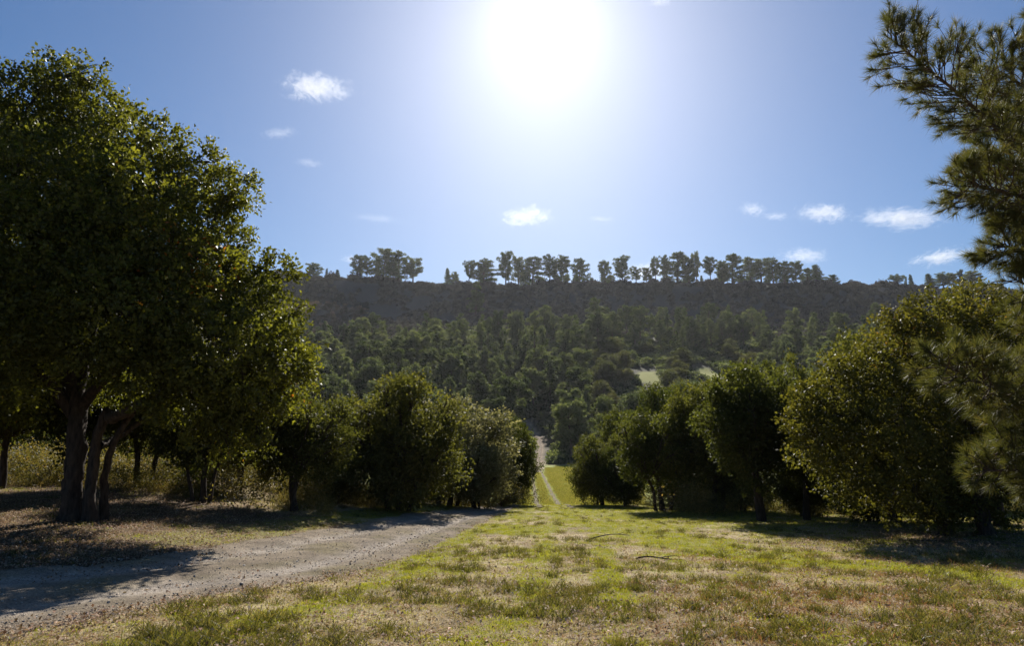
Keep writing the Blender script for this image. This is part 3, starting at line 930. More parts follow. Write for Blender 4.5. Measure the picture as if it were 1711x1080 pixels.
# ridge-top trees: (px, top py, width px, kind)
ridge = [(523, 441, 26, 'open'), (545, 449, 7, 'cone'), (564, 451, 10, 'cone'), (597, 428, 27, 'open'), (613, 431, 22, 'open'), (640, 417, 46, 'round'), (666, 421, 40, 'round'),
         (690, 432, 30, 'open'), (748, 449, 14, 'cone'), (761, 455, 18, 'round'), (784, 436, 18, 'open'), (808, 435, 44, 'round'), (845, 423, 26, 'open'), (866, 431, 26, 'open'),
         (890, 429, 40, 'round'), (919, 430, 26, 'open'), (938, 428, 32, 'round'), (968, 433, 32, 'round'), (1011, 436, 24, 'round'), (1040, 431, 30, 'open'), (1063, 447, 16, 'open'),
         (1080, 448, 16, 'open'), (1096, 431, 18, 'open'), (1110, 430, 18, 'open'), (1132, 423, 46, 'round'), (1151, 430, 24, 'round'), (1164, 423, 18, 'open'), (1187, 431, 20, 'open'),
         (1206, 436, 24, 'round'), (1224, 426, 40, 'round'), (1254, 430, 26, 'round'), (1272, 433, 34, 'open'), (1292, 432, 26, 'round'), (1311, 438, 28, 'round'), (1330, 438, 24, 'open'),
         (1349, 449, 24, 'round'), (1366, 443, 26, 'cone'), (1390, 460, 22, 'round'), (1498, 460, 22, 'open'), (1513, 463, 6, 'cone'), (1522, 459, 10, 'cone'), (1553, 458, 20, 'cone'),
         (1575, 458, 24, 'open'), (1592, 457, 20, 'open'), (1606, 452, 10, 'open'), (1624, 453, 32, 'round')]
kindw = {'round': 'rounded', 'open': 'open-crowned', 'cone': 'pointed'}
ORD = ['first', 'second', 'third', 'fourth', 'fifth', 'sixth', 'seventh', 'eighth', 'ninth', 'tenth', 'eleventh', 'twelfth', 'thirteenth', 'fourteenth',
       'fifteenth', 'sixteenth', 'seventeenth', 'eighteenth', 'nineteenth', 'twentieth', 'twenty-first', 'twenty-second']
seen = {}
for i, (px, ty, w, kd) in enumerate(ridge):
    Y = 600 + rng.uniform(-5, 6)
    x = at(px, 468, Y)[0]
    h = at(px, ty, Y)[2] - float(terrain(x, Y))
    full = {'round': 8.4, 'open': 8.6, 'cone': 6.4}[kd]
    ws = 1.1 * (w * Y / F) / full / (h / 17.0)
    size = 'tall' if h > 20 else ('middling' if h > 13 else 'small')
    where = ('left skyline clump' if px < 720 else 'skyline row below the sun' if px < 990 else 'long skyline row right of the sun' if px < 1420 else 'far right skyline group')
    put_pine('fine_' + kd, x, Y, max(h, 4), ws, '%s %s pine, %s from the left in the %s' % (size, kindw[kd], ORD[seen.setdefault(where, 0)], where), 'pines on the ridge crest')
    seen[where] += 1

for i in range(42):
    px = rng.uniform(480, 1630) if i < 18 else rng.uniform(780, 1390)
    if 1395 < px < 1485 or 700 < px < 740: continue
    Y = 604 + rng.uniform(-3, 10)
    put_pine(['fine_round', 'fine_cone', 'fine_round', 'fine_open'][i % 4], at(px, 468, Y)[0], Y, rng.uniform(3.5, 13), rng.uniform(.8, 1.5),
             'low young pine in the ' + ('left skyline clump' if px < 720 else 'skyline row below the sun' if px < 990
             else 'long skyline row right of the sun' if px < 1420 else 'far right skyline group'), 'young pines on the ridge crest')

# slope pines
spire = [(795, 470, 548, 34, 530), (995, 498, 590, 40, 430), (915, 514, 590, 26, 430), (905, 528, 590, 24, 425), (1035, 520, 590, 24, 440), (845, 575, 650, 30, 330),
         (945, 590, 690, 34, 300), (880, 570, 660, 30, 330), (1280, 560, 620, 26, 380)]
for px, ty, by, w, Y in spire:
    x = at(px, by, Y)[0]
    h = at(px, ty, Y)[2] - float(terrain(x, Y))
    ws = (w * Y / F) / 6.4 / (h / 17.0)
    nm = {795: 'pointed pine standing alone against the dark ridge slope', 995: 'tallest pointed pine rising above the forest right of centre'}.get(px)
    nm = nm or {915: 'right one of two close pointed conifers left of the tallest hillside spire', 905: 'left one of two close pointed conifers left of the tallest hillside spire',
                1035: 'pointed conifer just right of the tallest hillside spire', 845: 'pointed conifer mid-slope below the lone ridge spire',
                945: 'dark pointed conifer mid-slope right above the sandy path', 880: 'pointed conifer straight above the top of the sandy path',
                1280: 'pointed conifer upslope to the right of the two clearings'}[px]
    put_pine('cone', x, Y, max(h, 6), ws, nm, 'pointed conifers on the hillside')

pts = []
tries = 0
mid_bank = resample(bank, 40)
sight = [np.array([0, 0])]


def free(x, y, r):
    for a, b in pts:
        if (a - x) ** 2 + (b - y) ** 2 < r * r:
            return False
    return True


while len(pts) < 285 and tries < 30000:
    tries += 1
    y = 188 + (500 - 188) * rng.random() ** 0.85
    px = rng.uniform(470, 1500)
    x = (px - 855.5) / F * y * 0.985
    if not free(x, y, 8.0 + 4.5 * (y - 188) / 312): continue
    if np.min(np.hypot(mid_bank[:, 0] - x, mid_bank[:, 1] - y)) < 9: continue
    # keep the sand bank and the two small clearings open to view
    b_ang = np.interp(y, [188, 262], [895, 885])
    if y < 225 and 868 < px < 935: continue
    blocked = False
    for m_, wpx in ((meadow[0], 26), (meadow[1], 24)):
        mpx = 855.5 + m_[0] / m_[1] * F
        if abs(px - mpx) < wpx + 12 and m_[1] - 80 < y < m_[1] + 48: blocked = True
    zt = float(terrain(x, y)) + 17.0
    pv_ = np.array([x, y, zt - CAM_Z])
    fw = pv_[1] * math.cos(PITCH) + pv_[2] * math.sin(PITCH)
    topy = 540 - F * (-pv_[1] * math.sin(PITCH) + pv_[2] * math.cos(PITCH)) / fw
    for m_, cx_, wpx, py_ in ((meadow[0], 1088, 34, 640), (meadow[1], 1186, 28, 634)):
        if y < m_[1] + 14 and abs(px - cx_) < wpx and topy < py_: blocked = True
    for bx_, by_, bw_ in ((884, 706, 12), (900, 735, 20), (902, 765, 22)):
        if y < 262 and abs(px - bx_) < bw_ + 4 and topy < by_: blocked = True
    if blocked: continue
    # ridge face is bare scrub; upper edge of the wood dips left of centre
    edge_ = np.interp(px, [470, 575, 620, 700, 850, 950, 1100, 1300, 1500], [425, 425, 440, 420, 405, 430, 475, 470, 440])
    if y > edge_: continue
    pts.append((x, y))
for x, y in pts:
    px = 855.5 + x / y * F
    u = rng.random()
    h = rng.uniform(14.0, 22.0)
    dm = min(abs(px - (855.5 + m_[0] / m_[1] * F)) for m_ in meadow)
    if dm < 90 and y < meadow[0][1] + 60 and y > meadow[0][1] - 90:
        z = float(terrain(x, y))
        i = int(rng.integers(len(OAKS)))
        s = rng.uniform(1.2, 1.9)
        plant('oak_tree', 'round dark oak around the two small sunlit clearings on the hillside', 'tree', 'oaks round the hillside clearings', (x, y, z),
              BUSH[(0, 2)[i % 2]][0], BUSH[0][1], rng.uniform(0, 6.28), (s * 1.25, s * 1.25, s))
        continue
    kd = 'cone' if u < 0.38 else ('round' if u < 0.80 else 'open')
    side = 'left of the sandy track' if px < 885 else 'right of the sandy track'
    tier = 'lower' if y < 280 else ('middle' if y < 380 else 'upper')
    put_pine(kd, x, y, h, rng.uniform(.85, 1.25), '%s pine in the dense forest on the %s hillside %s' % (kindw[kd], tier, side), '%s pines, %s hillside, %s' % (kindw[kd], tier, side))


# ------------------------------------------------------------------ scatter of uncountable stuff
def scatter(name, label, cat, pos, rot, scl, protos):
    """one object; points carry rotation and scale, geometry nodes put the small meshes on them"""
    me = bpy.data.meshes.new(name)
    n = len(pos)
    me.vertices.add(n)
    me.vertices.foreach_set('co', np.ascontiguousarray(pos, dtype=np.float32).ravel())
    a = me.attributes.new('rot', 'FLOAT_VECTOR', 'POINT'); a.data.foreach_set('vector', np.ascontiguousarray(rot, dtype=np.float32).ravel())
    a = me.attributes.new('scl', 'FLOAT_VECTOR', 'POINT'); a.data.foreach_set('vector', np.ascontiguousarray(scl, dtype=np.float32).ravel())
    a = me.attributes.new('pick', 'INT', 'POINT'); a.data.foreach_set('value', rng.integers(0, len(protos), n).astype(np.int32))
    coll = bpy.data.collections.new(name + '_pieces')
    for m_ in protos:
        coll.objects.link(bpy.data.objects.new(name + '_piece', m_))
    ng = bpy.data.node_groups.new(name, 'GeometryNodeTree')
    ng.interface.new_socket('Geometry', in_out='INPUT', socket_type='NodeSocketGeometry')
    ng.interface.new_socket('Geometry', in_out='OUTPUT', socket_type='NodeSocketGeometry')
    gi, go = ng.nodes.new('NodeGroupInput'), ng.nodes.new('NodeGroupOutput')
    ci = ng.nodes.new('GeometryNodeCollectionInfo')
    ci.inputs['Collection'].default_value = coll
    ci.inputs['Separate Children'].default_value = True
    ci.inputs['Reset Children'].default_value = True
    iop = ng.nodes.new('GeometryNodeInstanceOnPoints')
    iop.inputs['Pick Instance'].default_value = True

    def named(nm, ty):
        nn = ng.nodes.new('GeometryNodeInputNamedAttribute'); nn.data_type = ty
        nn.inputs['Name'].default_value = nm
        return nn.outputs[0]
    ng.links.new(gi.outputs[0], iop.inputs['Points'])
    ng.links.new(ci.outputs[0], iop.inputs['Instance'])
    ng.links.new(named('pick', 'INT'), iop.inputs['Instance Index'])
    e2r = ng.nodes.new('FunctionNodeEulerToRotation')
    ng.links.new(named('rot', 'FLOAT_VECTOR'), e2r.inputs[0])
    ng.links.new(e2r.outputs[0], iop.inputs['Rotation'])
    ng.links.new(named('scl', 'FLOAT_VECTOR'), iop.inputs['Scale'])
    ng.links.new(iop.outputs[0], go.inputs[0])
    o = obj(name, me)
    md = o.modifiers.new('scatter', 'NODES')
    md.node_group = ng
    return tag(o, label, cat, kind='stuff')


def tuft_mesh(name, n, h, w, spread, lean, mat):
    """grass tuft: bent two-piece blades"""
    b = rng.normal(size=(n, 3)) * spread; b[:, 2] = -0.01
    d = rng.normal(size=(n, 3)) * lean; d[:, 2] = 1; d = unit(d)
    hh = h * rng.uniform(.45, 1.1, n)[:, None]
    s = unit(np.cross(d, rand_dir(n))) * w * .5
    mid = b + d * hh * .55
    out_ = d * np.array([1, 1, 0]) * hh * .35
    tip = b + d * hh + out_ * rng.uniform(.2, 1.2, n)[:, None] - np.array([0, 0, 1]) * hh * .08
    V = np.stack([b - s, b + s, mid + s * .8, mid - s * .8, tip], 1).reshape(-1, 3)
    i = np.arange(n)[:, None] * 5
    Fq = np.concatenate([i + np.array([0, 1, 2]), i + np.array([0, 2, 3]), i + np.array([3, 2, 4])])
    return mesh_np(name, V, Fq, mat, fattr=np.tile(rng.random(n), 3))


def field_points(n, y0, y1, power=1.0, margin=1.5):
    y = np.exp(rng.uniform(math.log(y0), math.log(y1), n)) if power == 1.0 else y0 + (y1 - y0) * rng.random(n) ** power
    x = rng.uniform(-1, 1, n) * (0.80 * y + margin)
    return x, y


def on_ground(x, y, dz=0.0):
    ins = road_mask(x, y)
    return np.stack([x, y, terrain(x, y) - 0.05 * sstep(-0.05, 0.35, ins) + dz], 1)


def rots(n, tilt=0.12):
    return np.stack([rng.normal(size=n) * tilt, rng.normal(size=n) * tilt, rng.uniform(0, 6.28, n)], 1)


def iso(s):
    return np.repeat(np.asarray(s)[:, None], 3, 1)


# short green grass
x, y = field_points(130000, 4.2, 60)
g = green_mask(x, y); r_ = road_mask(x, y)
keep = (rng.random(len(x)) < (0.16 + g * 0.84) * (0.6 + 0.4 * sstep(7, 15, y))) & (r_ < 0.22 - 0.4 * rng.random(len(x)))
dB = np.hypot((x - BIG[0]) / 1.1, y - BIG[1])
keep &= ~((dB < 7.5) & (rng.random(len(x)) < .85))
x, y = x[keep], y[keep]
sz = rng.uniform(.45, .95, len(x)) * (1 + 0.018 * y)
scatter('grass', 'short bright green grass growing in patches across the field', 'grass', on_ground(x, y), rots(len(x)), iso(sz),
        [tuft_mesh('grass_piece', 20, .06, .005, .05, .45, M['grass']) for _ in range(4)])
Yv = rng.uniform(56, 188, 26000); pxv = rng.uniform(840, 1070, len(Yv))
x, y = (pxv - 855.5) / F * Yv, Yv
near_t = np.minimum(dist_poly(x, y, tr6 + Nn * .95), dist_poly(x, y, tr6 - Nn * .95))
keep = (near_t > .45) & (dist_poly(x, y, bank) > 1.8) & (y < 188 - 40 * fbm(x / 3, y / 12, 163, 3)) & (fbm(x / 3, y / 5, 161, 3) > .2)
x, y = x[keep], y[keep]
scatter('grass', 'sunlit lime green turf on the valley floor beyond the crest', 'grass', np.stack([x, y, terrain(x, y) + .05], 1), rots(len(x)), iso(rng.uniform(1.5, 4.0, len(x))),
        [tuft_mesh('turf_piece', 20, .06, .008, .07, .5, M['turf']) for _ in range(3)])
# dry thatch
x, y = field_points(110000, 4.2, 48)
g = green_mask(x, y); r_ = road_mask(x, y)
keep = (rng.random(len(x)) < 0.75 * (1 - 0.8 * g)) & (r_ < 0.05 - 0.25 * rng.random(len(x)))
keep |= (rng.random(len(x)) < 0.03) & (r_ > 0)
x, y = x[keep], y[keep]
sz = rng.uniform(.5, 1.2, len(x)) * (1 + 0.01 * y)
red_ = (rng.random(len(x)) < .75 * sstep(.5, 5, x) * (1 - sstep(12, 22, y)) * sstep(.35, .6, fbm(x / 2.5, y / 2.5, 31, 4)))
xr_, yr_ = x[red_], y[red_]
scatter('rust_thatch', 'reddish-brown dead grass in the right foreground of the field', 'dry grass', on_ground(xr_, yr_), rots(len(xr_), .25), iso(sz[red_] * 1.15),
        [tuft_mesh('rust_thatch_piece', 16, .06, .0045, .06, .9, M['rust_straw']) for _ in range(3)])
x, y, sz = x[~red_], y[~red_], sz[~red_]
scatter('dry_thatch', 'straw-brown dead grass and stalks lying over the field', 'dry grass', on_ground(x, y), rots(len(x), .25), iso(sz),
        [tuft_mesh('thatch_piece', 14, .05, .0045, .06, 1.3, M['straw']) for _ in range(4)])
# coarse olive tufts
x, y = field_points(9000, 4.3, 46)
cl = fbm(x / 1.1, y / 1.1, 111, 3)
keep = (cl > 0.475) & (road_mask(x, y) < -0.15) & (rng.random(len(x)) < np.where(x < -6, .2, .9))
x, y = x[keep], y[keep]
scatter('grass_tufts', 'coarse olive tufts standing out of the field', 'grass', on_ground(x, y), rots(len(x)), iso(rng.uniform(.4, 1.0, len(x)) ** 1.3 * 1.7),
        [tuft_mesh('tuft_piece', 52, .115, .006, .055, .55, M['tuft']) for _ in range(4)])


# fallen leaves
def litter_mesh(name, n, r):
    p = rng.normal(size=(n, 3)) * r; p[:, 2] = rng.uniform(.004, .02, n)
    a = rng.normal(size=(n, 3)); a[:, 2] *= .25; a = unit(a)
    nr_ = unit(rng.normal(size=(n, 3)) * .35 + np.array([0, 0, 1]))
    V, Fc = blades(p, a, nr_, rng.uniform(.035, .065, n), rng.uniform(.02, .034, n), .25)
    return mesh_np(name, V, Fc, M['litter'], fattr=rng.random(n))


x, y = field_points(60000, 4.2, 40)
dB = np.hypot((x - BIG[0]) / 1.1, y - BIG[1])
r_ = road_mask(x, y)
pr = 0.12 + 0.80 * (1 - sstep(6, 10, dB)) + 0.35 * sstep(-7, -10, x)
pr = np.maximum(pr, 0.8 * sstep(0.34, .45, x / y) * sstep(14, 19, y))
pr = np.maximum(pr, .5 * np.exp(-(r_ / .35) ** 2)) * np.where(r_ > .3, .15, 1) * (1 - .6 * green_mask(x, y))
keep = rng.random(len(x)) < pr
x, y = x[keep], y[keep]
scatter('leaf_litter', 'fallen tan and brown leaves thick under the oaks', 'leaves', on_ground(x, y, .03 * (road_mask(x, y) > 0)), rots(len(x), .1), iso(rng.uniform(.7, 1.3, len(x))),
        [litter_mesh('litter_piece', 9, .12) for _ in range(4)])


# loose stones on the road
def stone_mesh(name):
    V, Fc = [], []
    for la in range(1, 4):
        for lo in range(6):
            th, ph = pi * la / 4, 2 * pi * lo / 6
            V.append(np.array([math.sin(th) * math.cos(ph), math.sin(th) * math.sin(ph), .6 * math.cos(th)]) * rng.uniform(.75, 1.2))
    for a in range(2):
        for b in range(6):
            Fc.append((a * 6 + b, (a + 1) * 6 + b, (a + 1) * 6 + (b + 1) % 6, a * 6 + (b + 1) % 6))
    V += [np.array([0, 0, .6]), np.array([0, 0, -.6])]
    me = bpy.data.meshes.new(name)
    me.from_pydata([tuple(v) for v in V], [], Fc + [(18, b, (b + 1) % 6) for b in range(6)] + [(19, 12 + (b + 1) % 6, 12 + b) for b in range(6)])
    me.materials.append(M['stone'])
    return me


m, nt, out = newmat('stone')
oi = nt.nodes.new('ShaderNodeObjectInfo')
p_ = nt.nodes.new('ShaderNodeBsdfPrincipled'); p_.inputs['Roughness'].default_value = .8
nt.links.new(ramp(nt, oi.outputs['Random'], [(0, (.17, .145, .12)), (.6, (.27, .235, .20)), (1, (.38, .34, .30))]), p_.inputs['Base Color'])
nt.links.new(p_.outputs[0], out.inputs[0])
M['stone'] = m
k_ = rng.integers(0, 235, 14000)
t_ = rng.uniform(-.06, 1.06, len(k_))
xy = up_w[k_] * (1 - t_)[:, None] + lo_w[k_] * t_[:, None] + rng.normal(size=(len(k_), 2)) * .08
pf = -0.055 * np.exp(-((t_ - 0.25) / 0.12) ** 2) - 0.055 * np.exp(-((t_ - 0.74) / 0.12) ** 2)
zz = terrain(xy[:, 0], xy[:, 1]) + .05 + pf - 0.11 * sstep(0.38, -0.25, road_mask(xy[:, 0], xy[:, 1]))
scatter('gravel', 'loose grey stones strewn over the gravel track', 'gravel', np.stack([xy[:, 0], xy[:, 1], zz], 1), rots(len(k_), .5),
        iso(rng.gamma(2.0, .0032, len(k_)) + .004), [stone_mesh('stone_piece') for _ in range(4)])

# weeds and brush below both tree lines
wx, wy = [], []
for (xa, xb, ya, yb, n) in [(-40, 560, 25, 38, 900), (480, 640, 30, 34, 200), (1050, 1320, 42, 50, 120), (1150, 1711, 31, 40, 250), (640, 850, 41, 46, 160)]:
    Yv = rng.uniform(ya, yb, n); pxv = rng.uniform(xa, xb, n)
    wx.append((pxv - 855.5) / F * Yv); wy.append(Yv)
x, y = np.concatenate(wx), np.concatenate(wy)
keep = fbm(x / 2, y / 2, 131, 3) > .44
x, y = x[keep], y[keep]
scatter('weeds', 'tall backlit yellow weeds under the tree lines', 'weeds', np.stack([x, y, terrain(x, y)], 1), rots(len(x), .2), iso(rng.uniform(.25, .85, len(x))),
        [tuft_mesh('weed_piece', 34, .85, .022, .3, .6, M['weeds']) for _ in range(4)])


def brush_mesh(name):
    a = Acc()
    for _ in range(5):
        c = np.array([rng.uniform(-.6, .6), rng.uniform(-.6, .6), rng.uniform(.25, .9)])
        o, d = lobe_twigs(c, .5, 34, .4, .9)
        leafy(a, o, d, .3, 5, .085, .045, .1, .4)
    return a.mesh(name, M['brush'])


k_ = rng.random(len(x)) < .28
x, y = x[k_] + rng.normal(size=k_.sum()) * .8, y[k_] + rng.normal(size=k_.sum()) * .8
scatter('brush', 'olive leafy brush in the shade below the oaks', 'brush', np.stack([x, y, terrain(x, y)], 1), rots(len(x), .1), iso(rng.uniform(.5, 1.3, len(x))),
        [brush_mesh('brush_piece') for _ in range(4)])

# scrub on the ridge slope
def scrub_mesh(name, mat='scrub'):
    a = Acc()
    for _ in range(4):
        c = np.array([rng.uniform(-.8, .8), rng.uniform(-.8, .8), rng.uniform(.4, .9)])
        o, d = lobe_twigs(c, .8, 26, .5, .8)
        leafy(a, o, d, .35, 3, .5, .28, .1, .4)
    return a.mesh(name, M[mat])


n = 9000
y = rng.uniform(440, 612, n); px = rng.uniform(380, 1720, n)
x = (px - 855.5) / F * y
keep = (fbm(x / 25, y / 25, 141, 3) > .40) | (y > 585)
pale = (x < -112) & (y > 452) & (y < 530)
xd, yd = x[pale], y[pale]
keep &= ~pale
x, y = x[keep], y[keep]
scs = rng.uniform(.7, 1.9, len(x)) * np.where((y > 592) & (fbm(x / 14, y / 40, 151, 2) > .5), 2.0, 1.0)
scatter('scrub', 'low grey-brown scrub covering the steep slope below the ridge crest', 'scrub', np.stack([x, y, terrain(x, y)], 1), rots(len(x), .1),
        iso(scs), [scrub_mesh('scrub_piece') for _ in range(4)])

scatter('dry_scrub', 'brown scrub coloured paler as if sunlit on the left shoulder below the ridge', 'scrub', np.stack([xd, yd, terrain(xd, yd)], 1), rots(len(xd), .1),
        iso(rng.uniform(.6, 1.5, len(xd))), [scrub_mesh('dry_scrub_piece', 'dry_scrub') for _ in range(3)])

# undergrowth closing the floor of the wood
n = 9000
y = rng.uniform(186, 500, n); px = rng.uniform(430, 1560, n)
x = (px - 855.5) / F * y
keep = (dist_poly(x, y, bank) > 3.4 + 1.5 * rng.random(n)) & ~((x < -112) & (y > 452))
for m_, rx_, ry_ in ((meadow[0], 7.5, 26), (meadow[1], 6.5, 20)):
    keep &= np.hypot((x - m_[0]) / rx_, (y - m_[1]) / ry_) > 1.0
x, y = x[keep], y[keep]
scatter('undergrowth', 'dark bushy undergrowth closing the forest floor between the pines', 'undergrowth', np.stack([x, y, terrain(x, y) - .3], 1), rots(len(x), .1),
        iso(rng.uniform(.8, 2.0, len(x))), [scrub_mesh('undergrowth_piece', 'pine_far') for _ in range(4)])

# ------------------------------------------------------------------ near pine at the right edge
PB = np.array([7.7, 8.2, 0.0]); PB[2] = float(terrain(PB[0], PB[1]))
proot = thing('pine_tree', 'near long-needled pine reaching in from the right edge of the frame', 'tree', tuple(PB))
tk = Acc()
tube(tk, np.array([[0, 0, -.4], [0, 0, 1], [.05, .05, 3], [.1, .1, 5.5], [.1, .1, 8.5], [.05, .1, 11.0]]), np.array([.26, .21, .18, .14, .09, .03]), 14, .08)
obj('trunk', tk.mesh('trunk', M['pine_bark'], True), proot)
# limb: foot height on trunk (m), then picture points with depth, density of side twigs, twig length
plimbs = [(4.4, [(1690, 268, 7.9), (1590, 170, 7.6), (1500, 95, 7.4), (1442, 50, 7.3)], .075, .62),
          (5.6, [(1740, 190, 8.2), (1640, 110, 8.3), (1585, 95, 8.4)], .06, .62),
          (6.6, [(1760, 80, 8.2), (1705, 20, 8.2), (1690, -15, 8.2)], .09, .4),
          (5.0, [(1740, 230, 8.6), (1660, 170, 9.0), (1610, 175, 9.2)], .06, .7),
          (3.7, [(1740, 350, 7.9), (1650, 310, 7.7), (1575, 300, 7.6)], .055, .6),
          (3.9, [(1740, 310, 8.6), (1650, 260, 9.2), (1590, 245, 9.4)], .06, .7),
          (3.2, [(1740, 430, 7.9), (1680, 410, 7.8), (1625, 400, 7.8)], .05, .5),
          (3.0, [(1745, 390, 8.8), (1690, 360, 9.2), (1640, 355, 9.4)], .06, .6),
          (2.6, [(1760, 500, 7.8), (1700, 480, 7.8), (1652, 455, 7.8)], .05, .42),
          (2.7, [(1760, 560, 8.0), (1710, 545, 8.2), (1668, 525, 8.3)], .06, .4),
          (2.3, [(1750, 690, 7.3), (1640, 650, 6.9), (1535, 598, 6.6)], .05, .42),
          (2.1, [(1750, 660, 7.6), (1680, 640, 7.6), (1610, 640, 7.6)], .06, .5),
          (1.7, [(1760, 770, 7.2), (1690, 740, 7.0), (1625, 735, 6.9)], .06, .4),
          (1.4, [(1760, 810, 7.1), (1680, 775, 6.9), (1598, 778, 6.8)], .07, .34)]
ntot = 0
for foot, pts_, step, tlen in plimbs:
    a = Acc()
    P = np.array([PB + np.array([.08, .08, foot])] + [at(q[0] + 40, q[1] + 10, q[2]) for q in pts_]) - PB
    P = resample(P, 60)
    s = np.linspace(0, 1, 60)
    tube(a, P, .045 * (1 - s) + .006, 7, .06)
    Ln = np.linalg.norm(np.diff(P, axis=0), axis=1).sum()
    nt_ = int(2.1 * Ln / step)
    nd = Acc()
    T = unit(np.gradient(P, axis=0))

    def needles(q, d, n=34, nl=.135):
        dd = unit(d + rng.normal(size=(n, 3)) * .66)
        sd = unit(np.cross(dd, rand_dir(n)))
        Vn, Fn = tris(q + d * rng.uniform(-.03, .03, n)[:, None], dd, sd, nl * rng.uniform(.7, 1.1, n), .0050)
        base = rng.random()
        nd.add(Vn, Fn, np.clip(.45 * base + .55 * rng.random(n), 0, 1))

    for j in range(nt_):
        u = .16 + .84 * (j + rng.random()) / nt_
        i = min(int(u * 59), 59)
        env = (0.35 + 0.65 * math.sin(pi * min(1, (1 - u) * 1.15 + .12))) * tlen
        ln = env * rng.uniform(.55, 1.15)
        sd = unit(np.cross(T[i], rand_dir(1)[0]))
        d = unit(T[i] * .75 + sd * .9 + np.array([0, 0, .10]))
        q0 = P[i]
        q1 = q0 + d * ln
        d2 = unit(d + np.array([0, 0, .35]))
        Q = limb(a, q0, q1, .009, .004, .03, 5, 4, .04)
        m_ = max(2, int(ln / .11))
        for v in range(m_):
            w = .55 + .45 * (v + 1) / m_
            needles(q0 + (q1 - q0) * w, unit(d + np.array([0, 0, .25])), 16 if v < m_ - 1 else 62, .15)
        for _ in range(3 if ln > .3 else 1):
            w = rng.uniform(.25, .85)
            e0 = q0 + (q1 - q0) * w
            e = unit(d + .9 * rand_dir(1)[0] + np.array([0, 0, .2]))
            l2 = max(.1, ln * rng.uniform(.25, .5))
            limb(a, e0, e0 + e * l2, .006, .003, 0, 3, 4, .03)
            needles(e0 + e * l2, e, 54, .145)
    needles(P[-1], T[-1], 60)
    lo = obj('limb', a.mesh('limb', M['pine_bark'], True), proot)
    obj('needles', nd.mesh('needles', M['pine_needle']), lo)

# ------------------------------------------------------------------ fallen sticks on the field
for i, (pa, pb, lab) in enumerate([((985, 903), (1052, 897), 'dark fallen stick lying across the far green grass'),
                                   ((1062, 936), (1140, 938), 'long dark fallen stick lying on the thatch right of centre'),
                                   ((1500, 905), (1590, 908), 'grey fallen branch in the shade below the yellow-green oak')]):
    a_, b_ = ground_px(*pa), ground_px(*pb)
    st = Acc()
    c_ = (a_ + b_) / 2
    P = limb(st, a_ - c_ + np.array([0, 0, .02]), b_ - c_ + np.array([0, 0, .025]), .02, .008, 0, 8, 7, .025, .1)
    e = P[5] + np.array([.2, .2, .04])
    limb(st, P[4], e, .01, .006, 0, 4, 5, .05)
    o = obj('fallen_stick', st.mesh('fallen_stick', M['oak_bark'], True))
    o.location = tuple(c_)
    tag(o, lab, 'stick', 'fallen sticks on the field')

# ------------------------------------------------------------------ air
m, nt, out = newmat('haze')
pv = nt.nodes.new('ShaderNodeVolumePrincipled')
pv.inputs['Color'].default_value = (0.93, 0.95, 1.0, 1)
pv.inputs['Density'].default_value = 0.000042
pv.inputs['Anisotropy'].default_value = 0.5
nt.links.new(pv.outputs[0], out.inputs['Volume'])
zlo = float(GZ.min()) - 1.5
xb = float(np.abs(GX).max()) + 20
V = np.array([[sx * xb, yy, zz] for zz in (zlo, 215.0) for sx, yy in ((-1, -80), (1, -80), (1, 1540), (-1, 1540))])
Fh = np.array([[0, 3, 2, 1], [4, 5, 6, 7], [0, 1, 5, 4], [1, 2, 6, 5], [2, 3, 7, 6], [3, 0, 4, 7]])
hz = obj('haze', mesh_np('haze', V, Fh, m))
tag(hz, 'thin pale morning haze filling the valley air', 'haze', kind='stuff')

# ------------------------------------------------------------------ small clouds
def cloud_material():
    m, nt, out = newmat('cloud')
    tc = nt.nodes.new('ShaderNodeTexCoord')
    oi = nt.nodes.new('ShaderNodeObjectInfo')

    def mth(op, a, b=None, clamp=False):
        n = nt.nodes.new('ShaderNodeMath'); n.operation = op; n.use_clamp = clamp
        for i, v in enumerate((a, b)):
            if isinstance(v, (int, float)): n.inputs[i].default_value = v
            elif v is not None: nt.links.new(v, n.inputs[i])
        return n.outputs[0]
    ln = nt.nodes.new('ShaderNodeVectorMath'); ln.operation = 'LENGTH'
    nt.links.new(tc.outputs['Object'], ln.inputs[0])
    fall = mth('SUBTRACT', 1.0, ln.outputs['Value'])
    mp = nt.nodes.new('ShaderNodeMapping')
    mp.inputs['Scale'].default_value = (1.9, 0.8, 1.1)
    nt.links.new(tc.outputs['Object'], mp.inputs[0])
    n = nt.nodes.new('ShaderNodeTexNoise'); n.noise_dimensions = '4D'
    n.inputs['Scale'].default_value = 2.1
    n.inputs['Detail'].default_value = 6
    n.inputs['Roughness'].default_value = 0.68
    n.inputs['Distortion'].default_value = 1.4
    nt.links.new(mp.outputs[0], n.inputs['Vector'])
    nt.links.new(mth('MULTIPLY', oi.outputs['Random'], 40.0), n.inputs['W'])
    d = mth('SUBTRACT', mth('ADD', n.outputs['Fac'], mth('MULTIPLY', fall, 0.42)), 0.66)
    d = mth('MAXIMUM', d, 0.0)
    d = mth('MULTIPLY', d, 0.034)
    at_ = nt.nodes.new('ShaderNodeAttribute'); at_.attribute_type = 'OBJECT'; at_.attribute_name = 'thick'
    d = mth('MULTIPLY', d, at_.outputs['Fac'])
    pv = nt.nodes.new('ShaderNodeVolumePrincipled')
    pv.inputs['Color'].default_value = (1, 1, 1, 1)
    pv.inputs['Anisotropy'].default_value = 0.35
    nt.links.new(d, pv.inputs['Density'])
    nt.links.new(pv.outputs[0], out.inputs['Volume'])
    return m


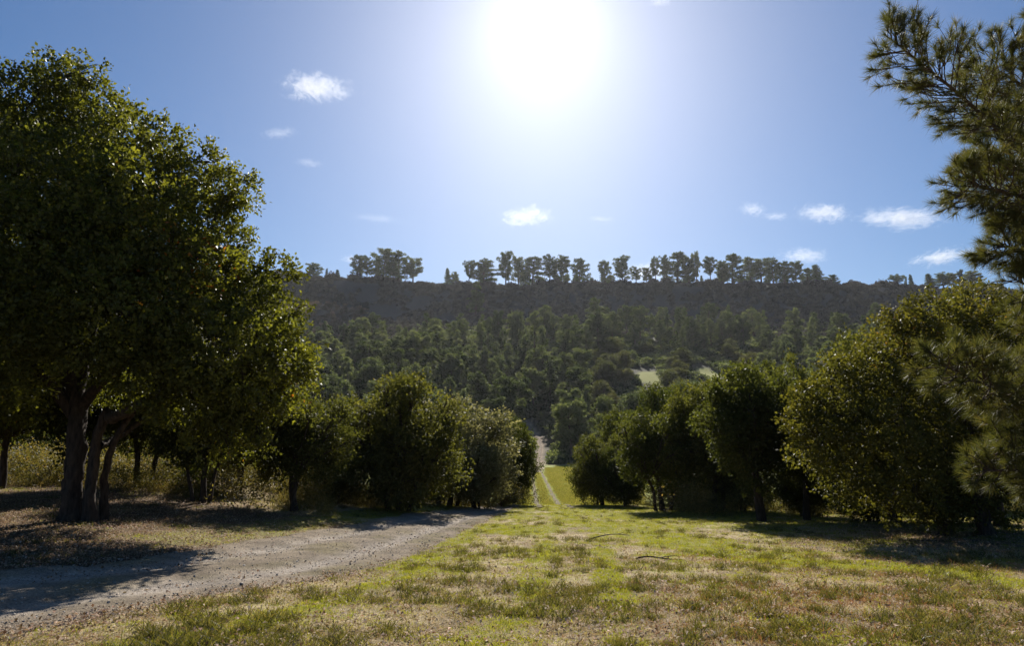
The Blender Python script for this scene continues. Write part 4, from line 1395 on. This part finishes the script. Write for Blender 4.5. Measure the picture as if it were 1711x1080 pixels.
M['cloud'] = cloud_material()
th = np.linspace(0, pi, 11)[:, None]; ph = np.linspace(0, 2 * pi, 18, endpoint=False)[None]
V = np.stack([np.sin(th) * np.cos(ph), np.sin(th) * np.sin(ph), np.cos(th) + 0 * ph], -1).reshape(-1, 3)
ii = np.arange(11 * 18).reshape(11, 18)
Fq = np.stack([ii[:-1], ii[1:], np.roll(ii[1:], -1, 1), np.roll(ii[:-1], -1, 1)], -1).reshape(-1, 4)
cme = mesh_np('cloud', V, Fq, M['cloud'])
for px, py, w, h, tk_, lab in [
        (527, 146, 150, 66, 1.0, 'brightest small ragged cloud left of the sun'),
        (466, 222, 80, 26, .4, 'faint thin wisp below the ragged cloud left of the sun'),
        (516, 272, 64, 20, .35, 'faint flat wisp midway down the left part of the sky'),
        (358, 262, 62, 44, .6, 'small pale cloud touching the right side of the great oak crown'),
        (878, 362, 112, 46, 1.0, 'small white cloud low in the sky below the sun'),
        (1004, 366, 60, 14, .4, 'faint streak right of the low cloud below the sun'),
        (1258, 350, 60, 34, .8, 'leftmost small white cloud of the low row at the right'),
        (1296, 362, 60, 18, .8, 'flat thin cloud second in the low row at the right'),
        (1375, 356, 112, 44, 1.0, 'third and plumpest cloud of the low row at the right'),
        (1505, 364, 175, 46, .9, 'longest cloud of the low row beside the near pine'),
        (1345, 427, 100, 36, .8, 'pale cloud just above the right part of the ridge'),
        (1572, 430, 125, 38, 1.0, 'bright flat cloud low between ridge and near pine'),
        (1078, 455, 110, 42, 1.0, 'bright cloud behind the gap in the ridge pines'),
        (590, 433, 56, 22, .7, 'tiny cloud beside the left ridge clump'),
        (630, 365, 120, 10, .35, 'thin broken streak low in the left sky'),
        (1103, 3, 56, 16, .7, 'tiny cloud at the top edge right of the sun')]:
    Yc = 3200.0
    o = obj('cloud', cme)
    o.location = tuple(at(px, py, Yc))
    o.scale = (w * .62 * Yc / F, w * .3 * Yc / F, h * .55 * Yc / F)
    o.rotation_euler = (0, rng.uniform(-.22, .1), 0)
    o['thick'] = tk_ * 1.0
    tag(o, lab, 'cloud', 'small clouds in the sky')
